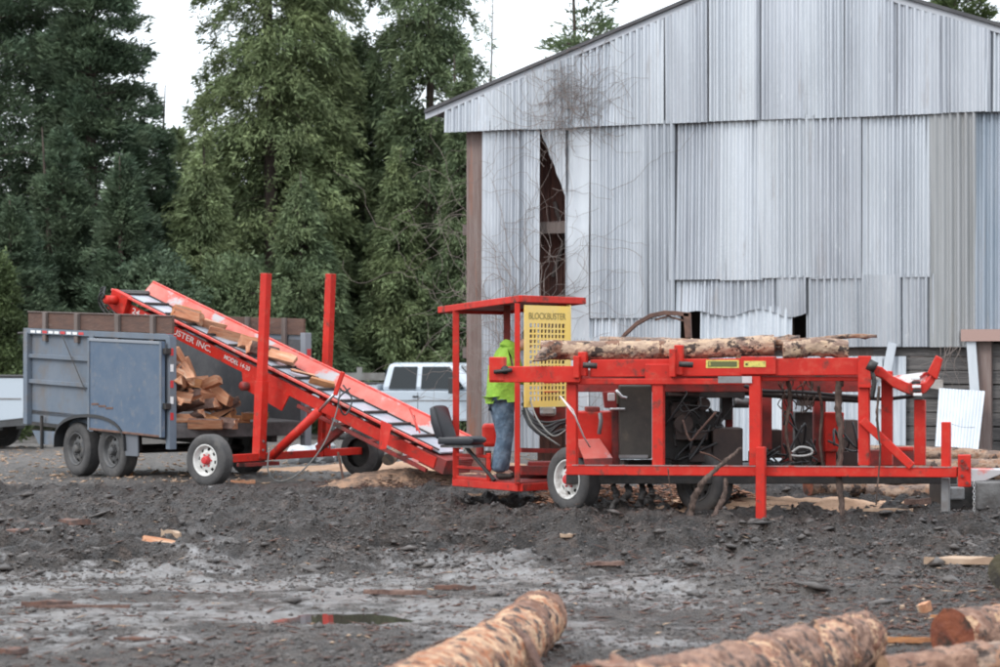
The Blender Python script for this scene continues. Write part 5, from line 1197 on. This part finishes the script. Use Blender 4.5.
strip('bark_strip', [P(726,478,23.0), P(724,496,22.9), P(716,512,22.8), P(711,530,22.6)], .045, .06, mudroot, 'stubby muddy root standing right of the dark tyre', 'root', .02)
strip('bark_strip', [P(668,468,22.8), P(670,488,22.8), P(673,504,22.8)], .012, .01, mudroot, 'slim twig dangling below the bottom rail left of the dark tyre', 'twig', .006)
for i, (x, y0, y1) in enumerate(((613,484,512), (640,482,506), (649,484,500), (626,484,498))):
    strip('bark_strip', [P(x,y0,24.3), P(x+3,(y0+y1)/2,24.2), P(x-2,y1+3,24.2)], .05, .10, blacks, ['black mud-caked strip nearest the white rimmed tyre, under the rail', 'black mud-caked strip midway under the rail, the longer right one', 'short black strip furthest right under the rail', 'short black strip second under the rail from the white rimmed tyre'][i], 'bark strip', .02)
mr_ = MB()
for k in range(14):
    x = 795+eng.uniform(-14,18); pts = [P(x,378,23.4)]
    for j in range(4): pts.append(P(x+eng.uniform(-8,8), 384+j*9+eng.uniform(-3,3), 23.4+eng.uniform(-.1,.1)))
    mr_.tube(bez(pts,3), .007, 4, False)
tag(mr_.build('root_tangle', mudroot, None, loc=P(798,392,23.4), fix=False), 'tangle of dark rootlets hanging under the deck beam', 'roots')

# ---------------------------------------------------------------- ground debris, one by one
def slab_mesh(seed, L, w_, t_):
    rn = random.Random(seed); k = 7; vs = []; m = MB()
    for i in range(k):
        x = -L/2+L*i/(k-1); q = (1-.75*abs(2*i/(k-1)-1)**2.2)*rn.uniform(.8,1.15); b = .04*L*math.sin(i*.9+seed)
        vs += [(x, b-w_/2*q, 0), (x, b+w_/2*q, 0), (x, b+w_/2*q*.8, t_*rn.uniform(.7,1.2)), (x, b-w_/2*q*.8, t_*rn.uniform(.7,1.2))]
    fs = [(4*i+a, 4*i+(a+1)%4, 4*i+4+(a+1)%4, 4*i+4+a) for i in range(k-1) for a in range(4)]+[(3,2,1,0), (4*k-4,4*k-3,4*k-2,4*k-1)]
    me = bpy.data.meshes.new('slab'); me.from_pydata(vs, [], fs)
    bm = bmesh.new(); bm.from_mesh(me); bmesh.ops.recalc_face_normals(bm, faces=bm.faces[:]); bm.to_mesh(me); bm.free(); return me
def debris(name, px, py, L, w_, t_, rz, mat, label, cat, tilt=0.):
    d = EYE*F/(py-HZ); x = (px-500)/F*d; me = slab_mesh(int(px*3+py), L, w_, t_); me.materials.append(mat)
    return put(me, name, (x, d, g1(x, d)+.004+abs(tilt)*L*.3), (0, tilt, rz), label, cat)
DB = [ ('wood_offcut', 172,545,.28,.10,.06,-.8,chipm,'small splinter beside the pale wood chunk','wood scrap'),
 ('wood_offcut', 143,640,.34,.035,.018,.1,barkb,'thin reddish stick near the bottom left','stick'),
 ('bark_piece', 47,604,.34,.07,.03,.2,barkb,'red-brown bark piece on wet mud at far left','bark'),
 ('stick', 78,606,.7,.02,.02,-.05,barkd,'thin dark stick trailing right of the red-brown bark piece','stick'),
 ('bark_piece', 22,535,.40,.16,.05,.4,barkb,'large ruddy bark slab at the left edge heap','bark'),
 ('bark_piece', 70,527,.42,.2,.05,-.3,barkb,'broad bark slab right in the left heap','bark'),
 ('bark_piece', 10,655,.2,.10,.03,.5,barkb,'bark scrap in the bottom left corner','bark'),
 ('wood_offcut', 125,478,.22,.10,.05,.1,woodcut2,'amber wood scrap by the trailer rear tyre','wood scrap'),
 ('wood_offcut', 243,484,.34,.12,.05,-.1,woodcut,'split offcut behind the near conveyor tyre','wood scrap'),
 ('wood_offcut', 336,487,.20,.12,.03,.1,chipm,'pale chip under the conveyor jack leg','wood scrap'),
 ('wood_offcut', 888,518,.52,.08,.03,-.15,chipm,'pale split slat lying below the diagonal brace','wood scrap'),
 ('stick', 800,531,1.15,.03,.03,-.28,chipm,'long pale stick right of the red jack leg','stick'),
 ('bark_piece', 968,547,.75,.12,.05,-.05,barkd,'long flat bark slab near the right edge below the chain','bark'),
 ('bark_piece', 970,571,.72,.13,.05,.05,chipm,'pale backed bark slab at right under the flat slab','bark'),
 ('bark_piece', 917,516,.34,.09,.06,.5,barkd,'dark bark chunk below the short stub post','bark'),
 ('bark_piece', 905,592,.1,.04,.02,1.2,barkb,'tiny bark fleck in the gravel','bark'),
 ('wood_offcut', 902,608,.075,.035,.02,1.2,chipm,'small cream chip standing near the round knot','wood scrap'),
 ('wood_offcut', 938,616,.10,.03,.02,.0,woodcut2,'orange splinter beside the round knot','wood scrap'),
 ('wood_offcut', 903,640,.36,.05,.03,-.05,woodcut2,'orange slat lying left of the red sawn log face','wood scrap'),
 ('bark_piece', 777,518,.3,.08,.03,.1,chipm,'pale sliver next to the foot of the jack leg','bark'),
 ('bark_piece', 605,572,.3,.08,.03,.1,barkd,'dark bark lump in the rut at middle','bark'),
 ('bark_piece', 395,594,.45,.05,.03,-.1,barkd,'dark flat branch piece by the wet band','bark'),
 ('bark_piece', 455,588,.3,.06,.03,.0,barkb,'small brown bark bit above the wet band','bark'),
 ('bark_piece', 700,545,.4,.1,.04,.5,barkb,'brown bark shard below the dark tyre','bark'),
 ('wood_offcut', 570,550,.18,.06,.03,.2,chipm,'pale flake in the churned mud below the tyre','wood scrap')]
for d_ in DB: debris(*d_)
d = EYE*F/(610-HZ); x = (925-500)/F*d
ob = put(FW[2], 'wood_knot', (x, d, g1(x,d)+.03), (.3, 1.2, .5), 'round gnarly wood knot on the gravel near the red sawn log', 'wood scrap', None, (.16,.45,.45))
for (px, py, f, sc3, rz, lab) in ((160, 551, 3, (.7,.9,.5), .3, 'splintered pale wood chunk alone in the mud at left'), (150, 548, 6, (.5,.6,.4), 1.1, 'ruddy splinter leaning on the pale wood chunk at left')):
    d = EYE*F/(py-HZ); x = (px-500)/F*d; put(FW[f], 'wood_offcut', (x, d, g1(x,d)+.03), (.6, .2, rz), lab, 'wood scrap', None, sc3)
# stones
def stone(px, py, r, mat, label):
    d = EYE*F/(py-HZ); x = (px-500)/F*d; bm = bmesh.new(); bmesh.ops.create_icosphere(bm, subdivisions=2, radius=r)
    rn = random.Random(int(px)); 
    for v in bm.verts: v.co *= rn.uniform(.85,1.12); v.co.z *= .6; v.co.x *= 1.3
    me = bpy.data.meshes.new('stone'); bm.to_mesh(me); bm.free(); me.materials.append(mat); put(me, 'stone', (x, d, g1(x,d)+r*.3), (0,0,.4), label, 'stone')
stone(213, 492, .10, concrete, 'grey stone at the foot of the near conveyor tyre'); stone(590, 505, .06, concrete, 'little stone by the white rimmed tyre')
# white plastic heap
ph = MB(); bmv = random.Random(4)
bm = bmesh.new(); bmesh.ops.create_icosphere(bm, subdivisions=3, radius=.4)
for v in bm.verts: q = 1+.25*math.sin(v.co.x*13)+.2*math.sin(v.co.y*17+v.co.z*11); v.co *= q; v.co.z *= .55
me = bpy.data.meshes.new('plastic_sheet'); bm.to_mesh(me); bm.free(); me.materials.append(plastic)
put(me, 'plastic_sheet', (-3.0, 37.0, g1(-3,37)+.1), (0,0,0), 'crumpled white plastic on the ground beyond the trailer corner', 'plastic sheet')
# red funnel-like chute on the sawdust
m = MB(); m.prism([P(402,432,31.0), P(410,432,31.2), P(432,455,30.6), P(424,463,30.4), P(403,463,30.6)], (.05,.25,.03)); tag(m.build('metal_chute', redfade, None, loc=P(415,455,30.6), bev=.01), 'faded red sheet chute half sunk in the sawdust heap', 'chute')
# concrete blocks / steel trough at right
cb = empty('trough', G(985, 24.5), 'dark grey steel trough standing on blocks at the right edge', 'trough')
def cbx(name, x0, x1, y0, y1, d, dp, mat):
    a = P(x0,y0,d); b = P(x1,y1,d); m = MB(); m.box((a+b)/2+Vector((0,dp/2,0)), (b.x-a.x, dp, a.z-b.z)); m.build(name, mat, cb, bev=.02)
cbx('trough_body', 945, 1040, 484, 512, 24.0, .9, blacks); cbx('front_panel', 977, 1040, 482, 510, 23.8, .12, concrete); cbx('end_panel', 950, 965, 487, 500, 23.9, .08, greym)
cbx('foot', 952, 962, 508, 520, 24.0, .3, concrete)
strip('wire', [P(952,424,22.6), P(962,427,22.6), P(975,427.5,22.6)], .006, .006, greym, 'thin wire sticking out of the short stub post', 'wire', .003)

# ---------------------------------------------------------------- the operator
def skin_obj(name, chains, mat, parent, sub=2, root_i=0, org=Vector((0,0,0))):
    """chains: dict joint -> (pos, radius); edges list"""
    J, E = chains; names = list(J); me = bpy.data.meshes.new(name)
    me.from_pydata([tuple(J[k][0]) for k in names], [(names.index(a), names.index(b)) for a, b in E], [])
    ob = bpy.data.objects.new(name, me); S.collection.objects.link(ob)
    ob.modifiers.new('skin', 'SKIN')
    if not me.skin_vertices: 
        bm = bmesh.new(); bm.from_mesh(me); bm.verts.layers.skin.verify(); bm.to_mesh(me); bm.free()
    for i, k in enumerate(names):
        r_ = J[k][1]; sv = me.skin_vertices[0].data[i]; sv.radius = r_ if hasattr(r_, '__len__') else (r_, r_); sv.use_root = (i == root_i)
    ob.modifiers['skin'].use_smooth_shade = True
    ss = ob.modifiers.new('sub', 'SUBSURF'); ss.levels = sub; ss.render_levels = sub
    me.materials.append(mat); ob.parent = parent; return ob
pl = Vector((P(503,0,25.55).x, 25.55, .30))
pr = empty('person', pl, 'person in lime green hooded sweatshirt and jeans on the red platform, bent towards the guard', 'person')
pr.rotation_euler = (0, 0, R(14))   # faces right and slightly away
V3 = Vector
# local frame: x forward, y left (away from the camera), z up
body = ({'pelvis': (V3((-.02,0,.94)), .13), 'waist': (V3((-.01,0,1.08)), .125), 'chest': (V3((.05,0,1.32)), (.145,.13)), 'neck0': (V3((.12,0,1.47)), .065), 'neck1': (V3((.20,0,1.51)), .052),
  'head0': (V3((.28,0,1.55)), .078), 'head1': (V3((.34,0,1.60)), .092), 'crown': (V3((.36,0,1.66)), .07),
  'shL': (V3((.07,.17,1.42)), .06), 'elL': (V3((.15,.25,1.14)), .042), 'wrL': (V3((.40,.20,1.12)), .03), 'paL': (V3((.47,.19,1.12)), (.035,.018)),
  'shR': (V3((.07,-.17,1.42)), .06), 'elR': (V3((.14,-.25,1.14)), .042), 'wrR': (V3((.39,-.22,1.10)), .03), 'paR': (V3((.46,-.21,1.10)), (.035,.018)),
  'hiL': (V3((-.02,.09,.90)), .095), 'knL': (V3((.05,.11,.50)), .06), 'anL': (V3((-.01,.11,.10)), .042), 'toL': (V3((.15,.12,.045)), .035),
  'hiR': (V3((-.02,-.09,.90)), .095), 'knR': (V3((.0,-.11,.49)), .06), 'anR': (V3((-.10,-.11,.10)), .042), 'toR': (V3((.06,-.12,.045)), .035)},
 [('pelvis','waist'),('waist','chest'),('chest','neck0'),('neck0','neck1'),('neck1','head0'),('head0','head1'),('head1','crown'),('chest','shL'),('shL','elL'),('elL','wrL'),('wrL','paL'),('chest','shR'),('shR','elR'),('elR','wrR'),('wrR','paR'),
  ('pelvis','hiL'),('hiL','knL'),('knL','anL'),('anL','toL'),('pelvis','hiR'),('hiR','knR'),('knR','anR'),('anR','toR')])
# fingers added to both palms: separate chains
for sd_, hy in (('L', .19), ('R', -.21)):
    pz = body[0]['pa'+sd_][0]; sg = 1 if sd_ == 'L' else -1
    for k, (oy, ln) in enumerate(((-.028,.030), (-.010,.034), (.010,.032), (.027,.026))):
        a = 'f%s%d' % (sd_, k); body[0][a+'a'] = (pz+V3((.035, oy, .0)), .010); body[0][a+'b'] = (pz+V3((.035+ln, oy*1.15, -.012)), .009); body[0][a+'c'] = (pz+V3((.035+ln*1.4, oy*1.15, -.045)), .008)
        body[1].extend([('pa'+sd_, a+'a'), (a+'a', a+'b'), (a+'b', a+'c')])
    a = 't'+sd_; body[0][a+'a'] = (pz+V3((-.02, -sg*.04, -.005)), .012); body[0][a+'b'] = (pz+V3((.02, -sg*.065, -.02)), .010)
    body[1].extend([('pa'+sd_, a+'a'), (a+'a', a+'b')])
skin_obj('body', body, skin, pr)
hj = {'hem': (V3((-.04,0,.95)), (.20,.17)), 'w': (V3((-.05,0,1.07)), (.215,.18)), 'c': (V3((.00,0,1.28)), (.225,.19)), 'n': (V3((.05,0,1.46)), (.17,.15)), 'hood': (V3((.11,0,1.52)), (.12,.13)), 'hood2': (V3((.13,0,1.56)), (.095,.11)),
      'sL': (V3((.06,.18,1.40)), .105), 'eL': (V3((.15,.26,1.13)), .065), 'wL': (V3((.38,.205,1.12)), .045), 'sR': (V3((.06,-.18,1.40)), .105), 'eR': (V3((.14,-.26,1.13)), .065), 'wR': (V3((.37,-.225,1.10)), .045)}
skin_obj('hooded_sweatshirt', (hj, [('hem','w'),('w','c'),('c','n'),('n','hood'),('hood','hood2'),('c','sL'),('sL','eL'),('eL','wL'),('c','sR'),('sR','eR'),('eR','wR')]), hoodie, pr, root_i=1)
jj = {'b': (V3((-.025,0,.97)), (.15,.13)), 'hL': (V3((-.02,.085,.86)), .135), 'kL': (V3((.05,.11,.50)), .105), 'k2L': (V3((.03,.11,.28)), .10), 'aL': (V3((-.0,.11,.07)), .10),
      'hR': (V3((-.02,-.085,.86)), .135), 'kR': (V3((.0,-.11,.49)), .105), 'k2R': (V3((-.05,-.11,.28)), .10), 'aR': (V3((-.09,-.11,.07)), .10)}
skin_obj('jeans', (jj, [('b','hL'),('hL','kL'),('kL','k2L'),('k2L','aL'),('b','hR'),('hR','kR'),('kR','k2R'),('k2R','aR')]), denim, pr)
for sg, xo in ((1, .0), (-1, -.09)):
    skin_obj('boot', ({'h': (V3((xo-.03,.115*sg,.05)), (.05,.05)), 'm': (V3((xo+.06,.118*sg,.045)), (.05,.042)), 't': (V3((xo+.17,.12*sg,.038)), (.045,.035))}, [('h','m'),('m','t')]), bootm, pr)
# face and hair
bm = bmesh.new(); bmesh.ops.create_uvsphere(bm, u_segments=20, v_segments=14, radius=.108)
for v in list(bm.verts):
    if v.co.x > .045 and v.co.z < .05: bm.verts.remove(v)
for v in bm.verts: v.co.z *= 1.05; v.co += Vector((.335,0,1.625))
me = bpy.data.meshes.new('hair'); bm.to_mesh(me); bm.free(); me.materials.append(hairm); ho = bpy.data.objects.new('hair', me); S.collection.objects.link(ho); ho.parent = pr
for nm, c, r_ in (('nose', (.445,0,1.585), .016), ('ear', (.32,-.092,1.585), .022), ('ear', (.32,.092,1.585), .022), ('eye', (.425,-.034,1.605), .012), ('eye', (.425,.034,1.605), .012), ('mouth', (.415,0,1.545), .014)):
    bm = bmesh.new(); bmesh.ops.create_icosphere(bm, subdivisions=2, radius=r_)
    for v in bm.verts:
        if nm == 'ear': v.co.y *= .4; v.co.z *= 1.3
        if nm == 'mouth': v.co.y *= 1.8; v.co.z *= .4
        v.co += Vector(c)
    me = bpy.data.meshes.new(nm); bm.to_mesh(me); bm.free(); me.materials.append(skin if nm in ('nose','ear') else hairm if nm == 'eye' else cutred); q = bpy.data.objects.new(nm, me); S.collection.objects.link(q); q.parent = pr
